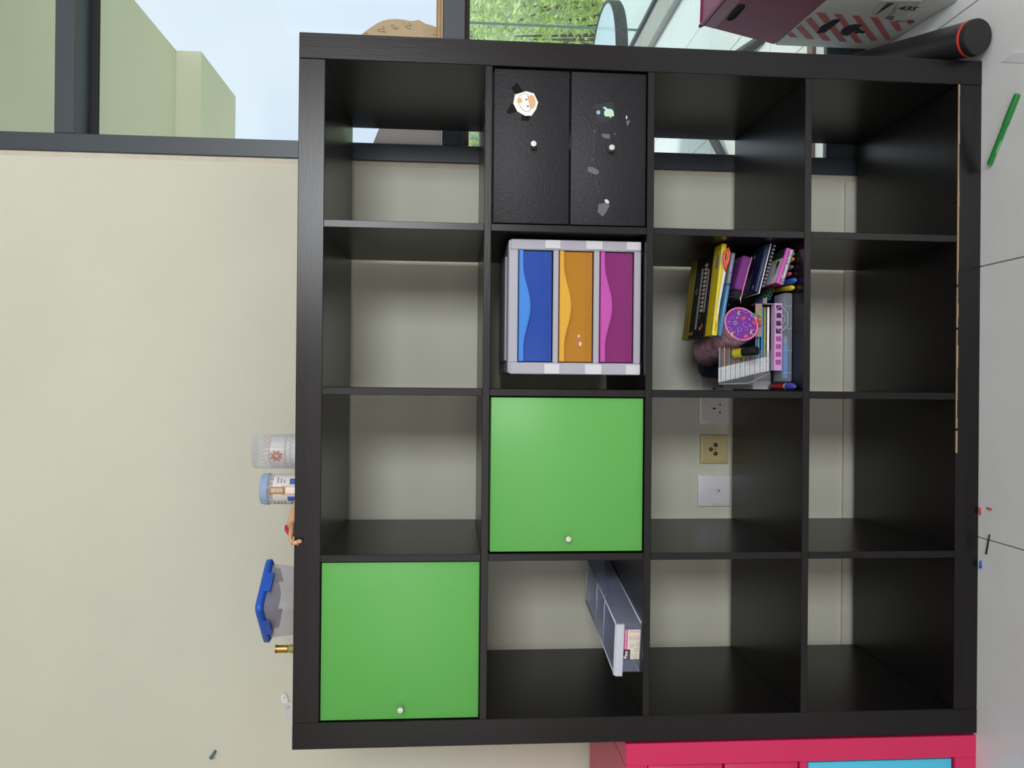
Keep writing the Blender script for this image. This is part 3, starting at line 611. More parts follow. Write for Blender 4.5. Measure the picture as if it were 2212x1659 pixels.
# ------------------------------------------------------------------ things on top of the bookshelf
def on_top():
    z0 = SH; Y = .16
    # patterned jar
    a, c = PY(553,938,Y), PY(553,1012,Y); r = (a.x-c.x)/2; cx = (a.x+c.x)/2; h = a.z-z0+.002
    cl = CLEAR('jar_plastic', (238,240,242), .12, .1, .75)
    t = thing('patterned_jar', 'clear jar with red snowflake pattern on top of the bookshelf', 'jar', (cx, Y, z0))
    part(t, 'jar_body', MB().lathe([(.001,0),(r*.92,0),(r,.006),(r,h-.02)], 36, cap=False), cl)
    part(t, 'lid', MB().lathe([(r,h-.02),(r,h-.003),(r*.95,h),(.001,h)], 36, cap=False), CLEAR('jar_lid', (240,242,244), .18, .1, .7))
    part(t, 'cotton_filling', MB().lathe([(.001,.003),(r*.88,.003),(r*.92,.02),(r*.9,h*.66),(r*.6,h*.72),(.001,h*.7)], 24), M('cotton_wool', (232,232,230), .95, noise=.04, nscale=60, bump=.8, bscale=90))
    red = M('red_print', (196,120,112), .6, noise=.02); blk = M('grey_print', (130,110,112), .6, noise=.02)
    S = lambda x, y: PY(520+x/6.382, 900+y/6.382, Y-r)
    def onr(p, dr=.0006):                                  # wrap a point of the jar's front onto its curved side
        x = max(-.98, min(.98, (p.x-cx)/ (r+.004)));  return Vector((x*(r+dr), -math.sqrt(max(0,1-x*x))*(r+dr), p.z-z0))
    sn = MB()
    ctr = (487,545)
    for k in range(8):
        an = k*PI/4+PI/8
        d = lambda rr, da: onr(S(ctr[0]+rr*math.cos(an+da), ctr[1]+rr*math.sin(an+da)))
        sn.quad(d(16,0), d(55,.34), d(98,0.02), d(55,-.34))
    part(t, 'snowflake_print', sn, red)
    for xx, n, mt, am in ((385,22,red,7),(605,22,red,7),(330,16,blk,14),(680,16,blk,10)):
        b = MB()
        for i in range(n):
            y = 255+ (705-255)*(i+.5)/n; p = onr(S(xx+(am if i % 2 else -am), y)); b.box(p.x-.0009, p.x+.0009, p.y-.0003, p.y+.0003, p.z-.0008, p.z+.0008)
        part(t, 'pattern_band', b, mt)
    # cotton bud tub
    a, c = PY(575,1022,Y), PY(575,1090,Y); r = (a.x-c.x)/2; cx = (a.x+c.x)/2; h = PY(567,1056,Y).z-z0
    t = thing('cotton_bud_tub', 'round tub of cotton buds with pale blue lid and printed label', 'tub', (cx, Y, z0))
    part(t, 'tub_body', MB().lathe([(.001,0),(r*.9,0),(r*.95,.004),(r*.96,h-.016)], 32, cap=False), CLEAR('tub_plastic', (236,238,242), .2, .12, .6))
    part(t, 'lid', MB().lathe([(r*.96,h-.017),(r,h-.017),(r,h-.006),(r*.93,h),(.001,h+.001)], 32, cap=False), CLEAR('pale_blue_lid', (176,196,232), .75, .2, .2))
    b = MB(); rnd = random.Random(5)
    for i in range(60):
        rr = r*.86*math.sqrt((i+.5)/60); an = i*2.4; x, y = rr*math.cos(an), rr*math.sin(an); b.tube([(x,y,.003),(x,y,h-.03),(x,y,h-.022)], [.0018,.0018,.0026], 6)
    part(t, 'cotton_buds', b, M('bud_white', (236,236,236), .8, noise=.03), kind='stuff')
    lab = MB(); lr = r*.965
    lab.lathe([(lr,.004),(lr,h-.030)], 26, None, PI+.1, 2*PI-.1, False)
    lb = part(t, 'label', lab, M('tub_label', (232,226,224), .5, noise=.02))
    def patch(nm, a0, a1, za, zb, m, dr=.0004): 
        q = MB(); q.lathe([(lr+dr,za),(lr+dr,zb)], 8, None, a0, a1, False); part(lb, nm, q, m)
    bl = M('label_blue', (62,104,186), .5, noise=.03); sk = M('label_skin', (226,188,166), .5, noise=.02); hr = M('label_hair', (176,132,84), .5, noise=.1, nscale=200)
    f = 1.5*PI
    patch('blue_panel', f+.42, f+.85, .004, h*.36, bl); patch('blue_panel', f-.75, f-.38, .004, h*.40, bl)
    patch('figure', f-.28, f+.36, .004, h*.52, sk, .0006); patch('figure', f-.16, f+.22, .004, h*.44, M('label_white', (240,238,236), .5, noise=.01), .0009)
    patch('hair', f-.20, f+.26, h*.44, h*.78, hr, .0008); patch('face', f-.10, f+.16, h*.50, h*.74, sk, .0012)
    patch('eye', f-.05, f-.01, h*.635, h*.65, black_p, .0015); patch('eye', f+.06, f+.10, h*.635, h*.65, black_p, .0015); patch('mouth', f+.0, f+.06, h*.55, h*.565, M('label_lip', (190,90,90), .5, noise=.01), .0015)
    for k in range(10): patch('barcode', f-1.05+k*.022, f-1.05+k*.022+.012, .006, h*.34, black_p)
    for k in range(4): patch('print', f-1.08, f-.72-.06*(k % 2), h*(.46+.07*k), h*(.46+.07*k)+.0016, M('label_ink', (96,90,90), .6, noise=.02))
    for k in range(3): patch('print', f+.50, f+.95-.1*k, h*(.60-.07*k), h*(.60-.07*k)+.0018, M('label_ink_blue', (90,110,170), .6, noise=.02))
    # doll lying on the shelf top: one leg and one arm show
    t = thing('doll', 'flesh-coloured doll lying on the shelf edge with pink shoe and dangling hand', 'doll', (.46, .06, z0))
    sk = M('doll_skin', (222,170,128), .45, noise=.03)
    def D(x, y, yy): p = PY(520+x/6.382, 900+y/6.382, yy); return p
    # torso and thigh lie behind the edge, knee highest
    b = MB()
    b.tube([(.55,.12,z0+.008),(.517,.115,z0+.011),(.49,.10,z0+.0135),(.471,.085,z0+.017),(.457,.075,z0+.020),(.445,.068,z0+.016),(.435,.060,z0+.008)], [.005,.008,.0105,.011,.011,.0095,.007], 14)
    b.tube([(.462,.04,z0+.012),(.445,.022,z0+.011),(.434,.004,z0+.008),(.430,-.006,z0+.002)], [.006,.005,.0042,.0042], 10)
    # hand with fingers hanging over the front edge
    b.tube([(.430,-.006,z0+.003),(.431,-.0085,z0-.004),(.433,-.009,z0-.009)], [.0042,.0048,.0038], 10)
    for k, (dx, L) in enumerate(((-.003,.008),(-.001,.010),(.0012,.0095),(.0033,.008))): b.tube([(.433+dx,-.009,z0-.008),(.434+dx,-.0095,z0-.008-L*.6),(.4345+dx,-.0085,z0-.008-L)], [.0013,.0012,.0009], 6)
    b.tube([(.4335-.004,-.008,z0-.004),(.4335-.0065,-.0085,z0-.008),(.4335-.007,-.0085,z0-.011)], [.0013,.0012,.0009], 6)
    part(t, 'body', b, sk, True)
    b = MB(); b.tube([(.454,.062,z0+.030),(.447,.056,z0+.028),(.439,.050,z0+.021),(.435,.046,z0+.012)], [.0025,.0042,.0042,.003], 10)
    part(t, 'shoe', b, M('doll_pink', (196,44,92), .35, noise=.03), True)
    # food container with blue lid
    cx, cy, an = .255, .20, math.radians(50)
    t = thing('food_container', 'square clear food container with bright blue lid on the bookshelf', 'container', (cx, cy, z0), (0,0,an))
    s2, h = .064, .106
    def rsq(s, z, rr=.014, n=4):
        out = []
        for qx, qy, a0 in ((1,1,0),(-1,1,PI/2),(-1,-1,PI),(1,-1,1.5*PI)):
            for i in range(n+1): a_ = a0+PI/2*i/n; out.append((qx*(s-rr)+rr*math.cos(a_), qy*(s-rr)+rr*math.sin(a_), z))
        return out
    def loft(sections):
        q = MB(); rings = [[q.bm.verts.new(p) for p in sec] for sec in sections]
        for A, B in zip(rings, rings[1:]):
            for k in range(len(A)): q.bm.faces.new((A[k], A[(k+1) % len(A)], B[(k+1) % len(A)], B[k]))
        q.bm.faces.new(rings[0][::-1]); q.bm.faces.new(rings[-1]); return q
    part(t, 'tub', loft([rsq(s2*.86,0), rsq(s2*.93,h*.4), rsq(s2,h-.010)]), CLEAR('container_plastic', (228,226,234), .2, .2, .45))
    bl = M('blue_lid', (40,96,204), .35, noise=.05)
    ld = part(t, 'lid', loft([rsq(s2+.001,h-.018), rsq(s2+.007,h-.014), rsq(s2+.007,h-.003), rsq(s2+.002,h), rsq(s2-.01,h)]), bl)
    for k in range(4):
        mt = Matrix.Rotation(k*PI/2, 4, 'Z'); q = MB(); tmp = bmesh.new(); bmesh.ops.create_cube(tmp, size=1)
        for v in tmp.verts: v.co = Vector((v.co.x*.05, -(s2+.0075)+v.co.y*.003, h-.017+v.co.z*.020))
        q.add(tmp, mt); part(ld, 'clip', q, bl)
    ct = MB(); ct.lathe([(.001,.004),(.03,.004),(.03,.030),(.026,.034),(.001,.035)], 20, Matrix.Translation((-.018,.006,0)))
    part(t, 'contents', ct, M('craft_bits', (206,150,176), .7, noise=.5, nscale=90, rgb2=(226,214,216)))
    # little gold bottle
    a = PY(595,1402,.17); r = .0098; h = a.z-z0
    t = thing('gold_bottle', 'tiny gold-capped bottle with glittery gold body beside the food container', 'bottle', (a.x, .17, z0))
    part(t, 'body', MB().lathe([(.001,0),(r,0),(r*1.05,.004),(r*1.05,h-.034),(r*.75,h-.028),(.001,h-.027)], 8), M('gold_glitter_glass', (196,184,112), .25, .3, noise=.4, nscale=300))
    part(t, 'cap', MB().lathe([(r*.62,h-.028),(r*.9,h-.027),(r*.9,h-.004),(r*1.02,h-.003),(r*1.02,h-.001),(r*.9,h),(.001,h)], 20), M('polished_gold', (222,178,96), .18, .95, noise=.03))
on_top()

# ------------------------------------------------------------------ boxes, tube and litter on the floor by the window
def by_window():
    yaw = math.radians(-5.0); P0 = Vector((1.667, .085, 0)); Rm = Matrix.Rotation(yaw, 4, 'Z'); F = Matrix.Translation(P0) @ Rm; Fi = F.inverted()
    nrm = Rm.to_3x3() @ Vector((1,0,0))
    def PL(x, y, off=0):                                # pixel -> local (y, z) on the face x = off
        d = ray(x, y); o = P0 + nrm*off; k = (o-CAM).dot(nrm)/d.dot(nrm); q = Fi @ (CAM+d*k); return (q.y, q.z)
    def face(parent, name, pts, mat, off=0, th=.0008, label=None):
        q = [PL(x, y, off) for x, y in pts]
        mt = Matrix.Rotation(PI/2, 4, 'Z')              # prism in (x,z) extruded in y -> turn so x->y and y->-x
        b = MB(); b.prism([(a, c) for a, c in q], 0, th, Matrix.Translation((off,0,0)) @ mt); return part(parent, name, b, mat, label=label)
    card = M('white_cardboard', (214,216,210), .75, noise=.06, nscale=14)
    h = .297
    t = thing('striped_carton', 'white carton with red stripes, lying on its side on the floor', 'box', tuple(P0), (0,0,yaw))
    body = part(t, 'carton', MB().box(0, .42, 0, .335, 0, h, .003, 2), card)
    red = M('red_stripe_print', (206,106,104), .7, noise=.15, nscale=40)
    A = lambda L: [(1440+x/5.53, y/5.53) for x, y in L]; B = lambda L: [(1460+x/2.941, y/2.941) for x, y in L]
    for L in (A([(1445,405),(1490,385),(1560,445),(1475,440)]), A([(1550,330),(1600,295),(1760,465),(1675,460)]), A([(1660,240),(1715,200),(1955,485),(1870,480)]), A([(1785,148),(1890,155),(2150,500),(2070,495)]),
              B([(1005,88),(1050,90),(1185,272),(1140,268)]), B([(1120,97),(1165,100),(1280,255),(1240,260)]), B([(1232,105),(1285,112),(1370,250),(1335,255)]), B([(1358,138),(1410,135),(1440,190),(1405,200)]), B([(1465,125),(1510,125),(1515,140),(1480,158)])):
        face(body, 'stripe', L, red)
    ink = M('carton_ink', (26,24,26), .7, noise=.1)
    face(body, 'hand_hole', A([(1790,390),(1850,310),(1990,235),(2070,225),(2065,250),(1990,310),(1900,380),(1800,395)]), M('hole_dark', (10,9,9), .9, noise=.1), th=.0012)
    face(body, 'logo', B([(1045,205),(1055,185),(1085,165),(1130,155),(1190,153),(1090,226),(1060,220)]), ink, th=.0014)
    face(body, 'logo', B([(1135,200),(1160,172),(1175,190),(1205,200),(1190,210),(1165,206),(1145,212)]), ink, th=.0014)
    lab = face(body, 'label', B([(1252,62),(1262,40),(1290,8),(1310,2),(1562,2),(1545,25),(1405,137),(1262,97)]), M('label_grey', (208,206,198), .6, noise=.04), th=.0016)
    dk = M('label_dark', (60,58,58), .7, noise=.05)
    for k in range(5): face(lab, 'print', B([(1270+k*16,90-k*16),(1275+k*16,80-k*16),(1330+k*14,45-k*8),(1326+k*14,54-k*8)]), dk, th=.0019)
    face(lab, 'print', B([(1330,112),(1345,95),(1390,98),(1375,128)]), M('label_grey_dark', (120,118,116), .6, noise=.05), th=.0019)
    for k in range(5): face(lab, 'print', B([(1395+k*4,75-k*14),(1396+k*4,72-k*14),(1350+k*10,92-k*14),(1349+k*10,95-k*14)]), dk, th=.0019)
    a_ = PL(1950, 9); 
    mt = Matrix(((0,0,-1,-.0020),(0,-1,0,PL(1938,19)[0]),(-1,0,0,PL(1938,19)[1]),(0,0,0,1)))
    text(lab, '43S', .030, ink, mt, depth=.0002, bold=.0006)
    mt2 = Matrix(((0,0,-1,-.0020),(0,-1,0,PL(1932,45)[0]),(-1,0,0,PL(1932,45)[1]),(0,0,0,1)))
    text(lab, 'Cosmolite', .012, dk, mt2, depth=.0002)
    part(body, 'packing_tape', MB().box(.10, .16, -.0006, 0, .0, h).box(.10,.16,-.0006,.33,h,h+.0006), M('beige_tape', (206,184,146), .4, noise=.05))
    # magenta lidded box on top
    t = thing('magenta_lidded_box', 'magenta cardboard storage box with lid, stacked on the striped carton', 'box', (P0.x, P0.y, h+.001), (0,0,yaw))
    mg = M('magenta_card', (140,40,82), .6, noise=.05, nscale=20); mgl = M('magenta_lid', (150,52,92), .45, noise=.06, nscale=20)
    hb = .212; ins = .028; b = MB()
    lo = [(.002,0),(.36,0),(.36,.335),(.002,.335)]; hi = [(.002+ins,.006),(.345,.006),(.345,.300),(.002+ins,.300)]
    def frustum(lo, z0, hi, z1):
        q = bmesh.new(); A_ = [q.verts.new((x,y,z0)) for x,y in lo]; B_ = [q.verts.new((x,y,z1)) for x,y in hi]
        q.faces.new(A_[::-1]); q.faces.new(B_)
        for i in range(4): q.faces.new((A_[i], A_[(i+1) % 4], B_[(i+1) % 4], B_[i]))
        bmesh.ops.bevel(q, geom=list(q.edges), offset=.002, segments=2, affect='EDGES'); return q
    b.add(frustum(lo, .0006, hi, hb)); bb = part(t, 'box_body', b, mg)
    b = MB(); l2 = [(ins-.003,0),(.352,0),(.352,.306),(ins-.003,.306)]; l3 = [(ins+.002,.003),(.348,.003),(.348,.298),(ins+.002,.298)]
    q = frustum(l2, hb-.035, l3, hb+.006); bmesh.ops.bevel(q, geom=[e for e in q.edges if all(v.co.z > hb for v in e.verts)], offset=.006, segments=3, affect='EDGES'); b.add(q)
    part(t, 'lid', b, mgl)
    f2 = Matrix.Translation((0,0,h)); sl = math.atan2(ins, hb)
    # finger slot on the sloping side
    hp = []
    n2 = Rm.to_3x3() @ Vector((math.cos(sl), 0, -math.sin(sl))); o2 = F @ Vector((.002,0,h))
    T = Matrix.Translation((P0.x,P0.y,h)) @ Rm; Ti = T.inverted()
    for x, y in A([(722,228),(735,200),(850,70),(880,56),(945,60),(938,90),(830,215),(775,245),(735,240)]):
        d = ray(x, y); k = (o2-CAM).dot(n2)/d.dot(n2); hp.append(Ti @ (CAM+d*k))
    b = MB(); nl = Vector((-math.cos(sl), 0, math.sin(sl)))*.0012; b.bm.faces.new([b.bm.verts.new(p+nl) for p in hp]); 
    bmesh.ops.solidify(b.bm, geom=list(b.bm.faces), thickness=.001)
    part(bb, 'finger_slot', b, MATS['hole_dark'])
    # poster tube
    a, c = Vector((1.5215, -.045, .0405)), Vector((1.594, .30, .118)); d = (c-a).normalized(); r = .0385
    q = d.to_track_quat('Z', 'X').to_matrix().to_4x4(); L = (c-a).length
    t = thing('poster_tube', 'black poster tube with red ring lying beside the bookshelf', 'tube', tuple(a)); 
    tb = M('black_tube', (34,36,42), .38, noise=.15, nscale=30)
    part(t, 'tube', MB().lathe([(r*.985,.019),(r*.985,L)], 36, q), tb)
    part(t, 'ring', MB().lathe([(r*1.0,.015),(r*1.012,.016),(r*1.012,.021),(r*.985,.022)], 36, q, cap=False), M('red_ring', (214,58,48), .4, noise=.05))
    part(t, 'end_cap', MB().lathe([(.0005,-.001),(r*.7,-.001),(r*.93,.0005),(r*1.0,.005),(r*1.0,.016)], 36, q), M('black_cap', (30,30,32), .45, noise=.2, nscale=40))
    part(t, 'end_cap', MB().lathe([(r*1.0,L),(r*.99,L+.008),(r*.8,L+.014),(.0005,L+.016)], 36, q), MATS['black_cap'])
    # green felt pen
    r = .0062; a, c = PZ(2198,203,r), PZ(2137,356,r); d = (c-a).normalized(); L = (c-a).length
    t = thing('green_felt_pen', 'green felt pen lying on the floor in front of the bookshelf', 'pen', (a.x, a.y, 0)); q = Matrix.Translation((0,0,r)) @ d.to_track_quat('Z', 'X').to_matrix().to_4x4(); gm = M('green_pen_plastic', (28,128,52), .35, noise=.05)
    part(t, 'cap', MB().lathe([(.0005,-.001),(r*.8,0),(r,.003),(r,L*.42),(r*.9,L*.42)], 18, q), gm)
    part(t, 'barrel', MB().lathe([(r*.86,L*.42),(r*.86,L-.001),(r*.6,L),(.0005,L)], 18, q), gm)
    part(t, 'barrel_print', MB().box(-.0004, .0004, -.0008, .0008, L*.62, L*.85).__class__().lathe([(r*.875,L*.64),(r*.875,L*.82)], 6, q, PI*1.35, PI*1.5, False), M('pen_print', (170,206,170), .5, noise=.1))
    pts = [PZ(x, y, .0006) for x, y in ((2161,134),(2178,126),(2192,115),(2300,108),(2300,140))]
    b = MB(); n = len(pts); A_ = [b.bm.verts.new((p.x,p.y,.0004)) for p in pts]; B_ = [b.bm.verts.new((p.x,p.y,.0010+.004*(i in (1,2)))) for i, p in enumerate(pts)]
    b.bm.faces.new(A_); b.bm.faces.new(B_[::-1])
    for i in range(n): b.bm.faces.new((A_[i], B_[i], B_[(i+1) % n], A_[(i+1) % n]))
    bmesh.ops.recalc_face_normals(b.bm, faces=list(b.bm.faces))
    single('paper_scrap', 'torn white paper scrap on the floor near the poster tube', 'paper', b, M('white_paper', (226,230,236), .7, noise=.02))
    # litter
    rd = M('red_plastic_bit', (206,52,48), .4, noise=.05); bl = M('blue_plastic_bit', (40,84,200), .4, noise=.05)
    def bit(name, lab, p0, p1, r0, r1, m):
        a, c = PZ(*p0, max(r0,r1)), PZ(*p1, max(r0,r1)); a.z = r0; c.z = r1
        single(name, lab, 'litter', MB().tube([a, a.lerp(c,.5), c], [r0,(r0+r1)*.5,r1], 8), m)
    bit('plastic_scrap', 'tiny red plastic scrap touching the foot of the bookshelf', (2116.5,1097), (2117,1112), .0022, .0016, rd)
    bit('plastic_scrap', 'tiny red plastic scrap lying loose on the floor tile', (2129,1097), (2140,1100), .0009, .0025, rd)
    bit('plastic_scrap', 'tiny blue wedge of plastic touching the foot of the bookshelf', (2117,1211), (2118,1227), .0014, .0032, bl)
    bit('black_stick', 'thin black stick lying on the floor tile joint', (2137.5,1155), (2130,1197), .0017, .0017, M('black_stick_m', (10,10,10), .5, noise=.1))
by_window()

# ------------------------------------------------------------------ wooden board and paper on the middle transom
def on_transom():
    wood = M('plywood', (192,170,134), .6, noise=.12, nscale=10, stretch=(1,1,4)); Y = .53
    S = lambda x, y, yy=Y: PY(740+x/7.9, 20+y/7.9, yy)
    t = thing('plywood_board', 'rounded plywood board with handwritten letters standing on the door transom', 'board', (1.62, Y, 1.202))
    out = [(320,430),(400,365),(480,310),(600,235),(700,190),(800,170),(900,165),(1050,178),(1130,195),(1200,200),(1250,190),(1290,178),(1340,200),(1410,245),(1500,270),(1605,305),(1605,1750),(1400,1820),(900,1850),(450,1700),(200,1200),(230,650)]
    p = [S(x, y) for x, y in out]
    bd = part(t, 'board', MB().prism([(v.x, v.z) for v in p], Y, Y+.006), wood, True)
    z0 = S(1605,400).z
    for k in range(4):
        m = M('plywood_ply%d' % (k % 2), ((190,162,120),(156,122,84))[k % 2], .6, noise=.1)
        part(t, 'base_ply', MB().box(1.50, 2.05, .486, .545 if k < 3 else .529, 1.2025+k*(z0-1.2025)/4, 1.2025+(k+1)*(z0-1.2025)/4-.0002), m, True)
    ink = M('marker_ink', (58,40,30), .6, noise=.05); rk = M('marker_red', (150,60,30), .6, noise=.05)
    def stroke(pts, m=ink):
        q = [S(x, y) for x, y in pts]; part(bd, 'handwriting', MB().tube([(v.x, Y-.0004, v.z) for v in q], .0006, 5), m, True)
    stroke([(740,402),(705,380),(660,388),(610,378),(602,360),(625,345),(680,335),(712,355),(708,318),(680,288)])
    stroke([(905,345),(890,340),(850,312),(828,282),(850,262),(880,285),(915,325),(920,345),(905,348)]); stroke([(912,322),(965,322)])
    stroke([(1168,355),(1140,322),(1100,320),(1072,300),(1085,276),(1150,278),(1168,300),(1160,255),(1138,235)]); stroke([(1033,257),(1057,240)])
    stroke([(370,425),(400,406),(445,430)]); stroke([(1406,362),(1410,378)]); stroke([(1540,433),(1588,436)], rk)
    b = MB(); pts = [(798,330),(832,245),(956,245),(956,330)]; q = [PY(x, y, .505) for x, y in pts]; n = 10
    for i in range(n):
        for j in range(n):
            def g(u, v):
                a = q[0].lerp(q[1], v); c = q[3].lerp(q[2], v); e = a.lerp(c, u); e.y += .0015*math.sin(u*23+v*9)*math.sin(v*17-u*6); return e
            b.quad(g(i/n,j/n), g((i+1)/n,j/n), g((i+1)/n,(j+1)/n), g(i/n,(j+1)/n))
    bmesh.ops.remove_doubles(b.bm, verts=list(b.bm.verts), dist=.0001); bmesh.ops.recalc_face_normals(b.bm, faces=list(b.bm.faces)); bmesh.ops.solidify(b.bm, geom=list(b.bm.faces), thickness=.0008)
    dz = 1.2025-min(v.co.z for v in b.bm.verts)
    for v in b.bm.verts: v.co.z += dz if v.co.z < 1.21 else 0
    single('crinkled_paper', 'crinkled white sheet standing on the transom behind the bookshelf', 'paper', b, M('crinkled_sheet', (222,220,222), .6, noise=.03, bump=.3, bscale=40))
on_transom()

# ------------------------------------------------------------------ the heap of art supplies in one compartment
def heap():
    zf = CZ[1][0]+.0003
    def tilted(name, label, cat, lb, rb, Yf):
        """thing whose local x runs along its lower front edge from pixel lb to rb, at depth Yf"""
        a, c = PY(*lb, Yf), PY(*rb, Yf); an = math.atan2(c.z-a.z, c.x-a.x)
        return thing(name, label, cat, tuple(a), (0,-an,0)), math.hypot(c.x-a.x, c.z-a.z)
    K = lambda n, c, r=.5, **k: M(n, c, r, noise=.03, **k)
    # supports at the back
    t = thing('black_pencil_pouch', 'plump black fabric pencil pouch under the heap of art supplies', 'pencil case', (1.01, .22, zf))
    fab = M('black_fabric', (20,18,24), .85, noise=.3, nscale=200, bump=.3, bscale=400)
    part(t, 'pouch', MB().box(-.058, .066, -.06, .16, 0, .086, .02, 4), fab); part(t, 'zip', MB().box(-.05, .058, -.0015, .0015, .086, .088), steel)
    t = thing('navy_pouch', 'dark teal-blue cloth pouch behind the round pencil case', 'pencil case', (.855, .33, zf))
    part(t, 'pouch', MB().box(-.07, .07, -.07, .07, 0, .112, .025, 4), M('navy_fabric', (26,52,82), .85, noise=.2, nscale=150, bump=.3, bscale=400)); part(t, 'zip', MB().box(-.05, .05, -.0015, .0015, .112, .114), black_p)
    t = thing('white_carton', 'plain white carton lying behind the red and blue pen', 'box', (.778, .17, zf))
    part(t, 'carton', MB().box(-.022, .0, 0, .2, 0, .045, .001), K('white_card', (226,226,230))); part(t, 'flap', MB().box(.0012, .018, 0, .2, 0, .043, .001), K('white_card2', (206,206,212)))
    # clear case with blue pen at the bottom
    cl = CLEAR('case_plastic', (206,216,232), .18, .15, .6)
    t = thing('clear_pen_case', 'flat clear plastic case holding a light blue pen on the shelf board', 'case', (.874, .055, zf))
    part(t, 'case', MB().box(-.1, .1, 0, .055, 0, .0215, .004, 3), cl)
    for x in (-.1, -.05, .0, .05): part(t, 'seam', MB().box(x+.02, x+.0208, -.0004, .0004, .002, .019), CLEAR('seam', (230,234,240), .6, .2, .2))
    t = thing('light_blue_pen', 'thick light blue pen inside the clear case', 'pen', (.779, .069, zf+.0105))
    part(t, 'barrel', MB().lathe([(.0005,0),(.006,.002),(.0072,.006),(.0072,.078),(.0055,.080)], 16, Matrix.Rotation(PI/2, 4, 'Y')), K('pen_lightblue', (70,156,220), .35)); part(t, 'cap', MB().lathe([(.0058,.0795),(.0058,.096),(.003,.1)], 14, Matrix.Rotation(PI/2, 4, 'Y')), K('pen_grey', (150,162,172), .35))
    # red and blue pen
    t = thing('red_blue_pen', 'short red pen with clear blue and white cap beside the divider', 'pen', (.7636, .022, zf)); q = Matrix.Translation((0,0,.0085)) @ Matrix.Rotation(-PI/2, 4, 'X')
    part(t, 'barrel', MB().lathe([(.0075,.045),(.0078,.05),(.007,.12),(.004,.135),(.0005,.137)], 16, q), K('pen_red', (190,36,34), .35))
    part(t, 'cap', MB().lathe([(.0005,0),(.004,.001),(.007,.008),(.0083,.025),(.0083,.036)], 16, q), CLEAR('cap_blue', (84,88,206), .75, .12, .2)); part(t, 'collar', MB().lathe([(.0083,.036),(.0084,.045),(.0078,.046)], 16, q, cap=False), white_p)
    # lilac eraser strip on the clear case
    zc = zf+.0225
    t = thing('lilac_eraser_pack', 'long lilac pack with dark printed squares lying on the clear case', 'pack', (.875, .058, zc))
    lil = K('lilac_card', (206,160,214)); pk = part(t, 'pack', MB().box(-.076, .076, 0, .02, 0, .018, .0006), lil); dsq = K('dark_purple', (58,34,64))
    for i in range(8): part(pk, 'printed_square', MB().box(.060-i*.0175, .071-i*.0175, -.0006, 0, .003, .015), dsq if i < 4 else K('magenta_print', (170,70,150)))
    part(t, 'flap', MB().box(.0, .0006, 0, .02, 0, .02).box(0,.014,0,.02,.0194,.02), K('cream_flap', (226,208,196))).location = (.074, .0, .0178)
    # blister hanger
    t = thing('clear_hanger', 'clear plastic hanging tab in front of the lilac pack', 'hanger', (.915, .053, zc))
    part(t, 'tab', MB().tube([(.022,0,.016),(.030,0,.004),(.012,0,-.010),(-.014,0,-.010),(-.030,0,.006),(-.018,0,.018)], .0012, 6, closed=True), CLEAR('tab_edge', (226,216,236), .5, .15, .3)); part(t, 'hook_hole', MB().tube([(.010,0,.006),(.004,0,-.003),(-.004,0,-.004),(-.012,0,.004),(-.004,0,.008),(.004,0,.004)], .0008, 6, closed=True), MATS['tab_edge'])
    # white-capped fineliners, each its own pen, stacked in a pouch
    n = 20; cols = [(238,240,244),(140,150,74),(52,120,196),(70,150,150),(96,110,170),(60,140,110),(80,70,150),(190,70,60),(40,110,70),(196,170,60),(60,60,66),(214,110,80),(110,80,60),(170,90,70),(60,70,80),(150,110,90),(120,60,50),(196,150,130),(90,70,60),(150,140,130)]
    names = ['white','olive','sky blue','teal','slate blue','sea green','indigo','brick red','dark green','ochre','charcoal','coral','brown','rust','blue-grey','tan','maroon','rose','umber','stone']
    z = zf+.0415
    for i in range(n):
        r = .0036 if i < 4 else .0028; z += r; f = i/(n-1); x0 = .797-.026*f; x1 = .945 if z < .480 else .851
        t = thing('fineliner', names[i]+' fineliner with white cap in the stacked pile of pens', 'pen', (x0, .083+.002*(i % 2), z), group='white-capped fineliners stacked in the heap'); q = Matrix.Rotation(PI/2, 4, 'Y')
        part(t, 'cap', MB().lathe([(r*.7,0),(r*.97,.001),(r*.97,.034),(r*.8,.034)], 12, q), M('fineliner_white', (246,246,246), .4, noise=.02))
        part(t, 'barrel', MB().lathe([(r*.8,.034),(r*.8,x1-x0-.002),(r*.5,x1-x0)], 12, q), K('fineliner_'+names[i].replace(' ','_'), cols[i], .35))
        part(t, 'print', MB().lathe([(r*.99,.023),(r*.99,.0245)], 5, q, PI*.85, PI*1.2, False), black_p)
        z += r
    ztop = z
    t = thing('pen_pouch', 'thin clear plastic pouch around the stacked fineliners', 'pouch', (.81, .0765, zf+.042))
    b = MB(); b.box(-.043, .035, -.0009, -.0006, .0, ztop-zf-.04); part(t, 'film', b, CLEAR('film', (238,240,242), .04, .08, .35))
    b = MB(); b.tube([(-.043,-.0008,ztop-zf-.040),(-.040,-.0008,.05),(-.016,-.0008,.001)], .0009, 6); part(t, 'welded_edge', b, MATS['tab_edge'])
    # blister card with beads
    t = thing('bead_card', 'clear blister card with green, orange and red beads below the round pencil case', 'card', (.905, .066, zf+.066)); 
    part(t, 'card', MB().box(-.03, .045, .0, .0012, 0, .016, .0003), CLEAR('blister', (216,196,180), .35, .2, .4))
    for x, c, nm in ((.020,(120,190,60),'green'),(.008,(224,110,50),'orange'),(-.004,(196,48,70),'red')): part(t, 'bead', MB().lathe([(.0005,-.0042),(.0035,-.003),(.0042,0),(.0035,.003),(.0005,.0042)], 14, Matrix.Translation((x,-.0044,.008))), K('bead_'+nm, c, .2))
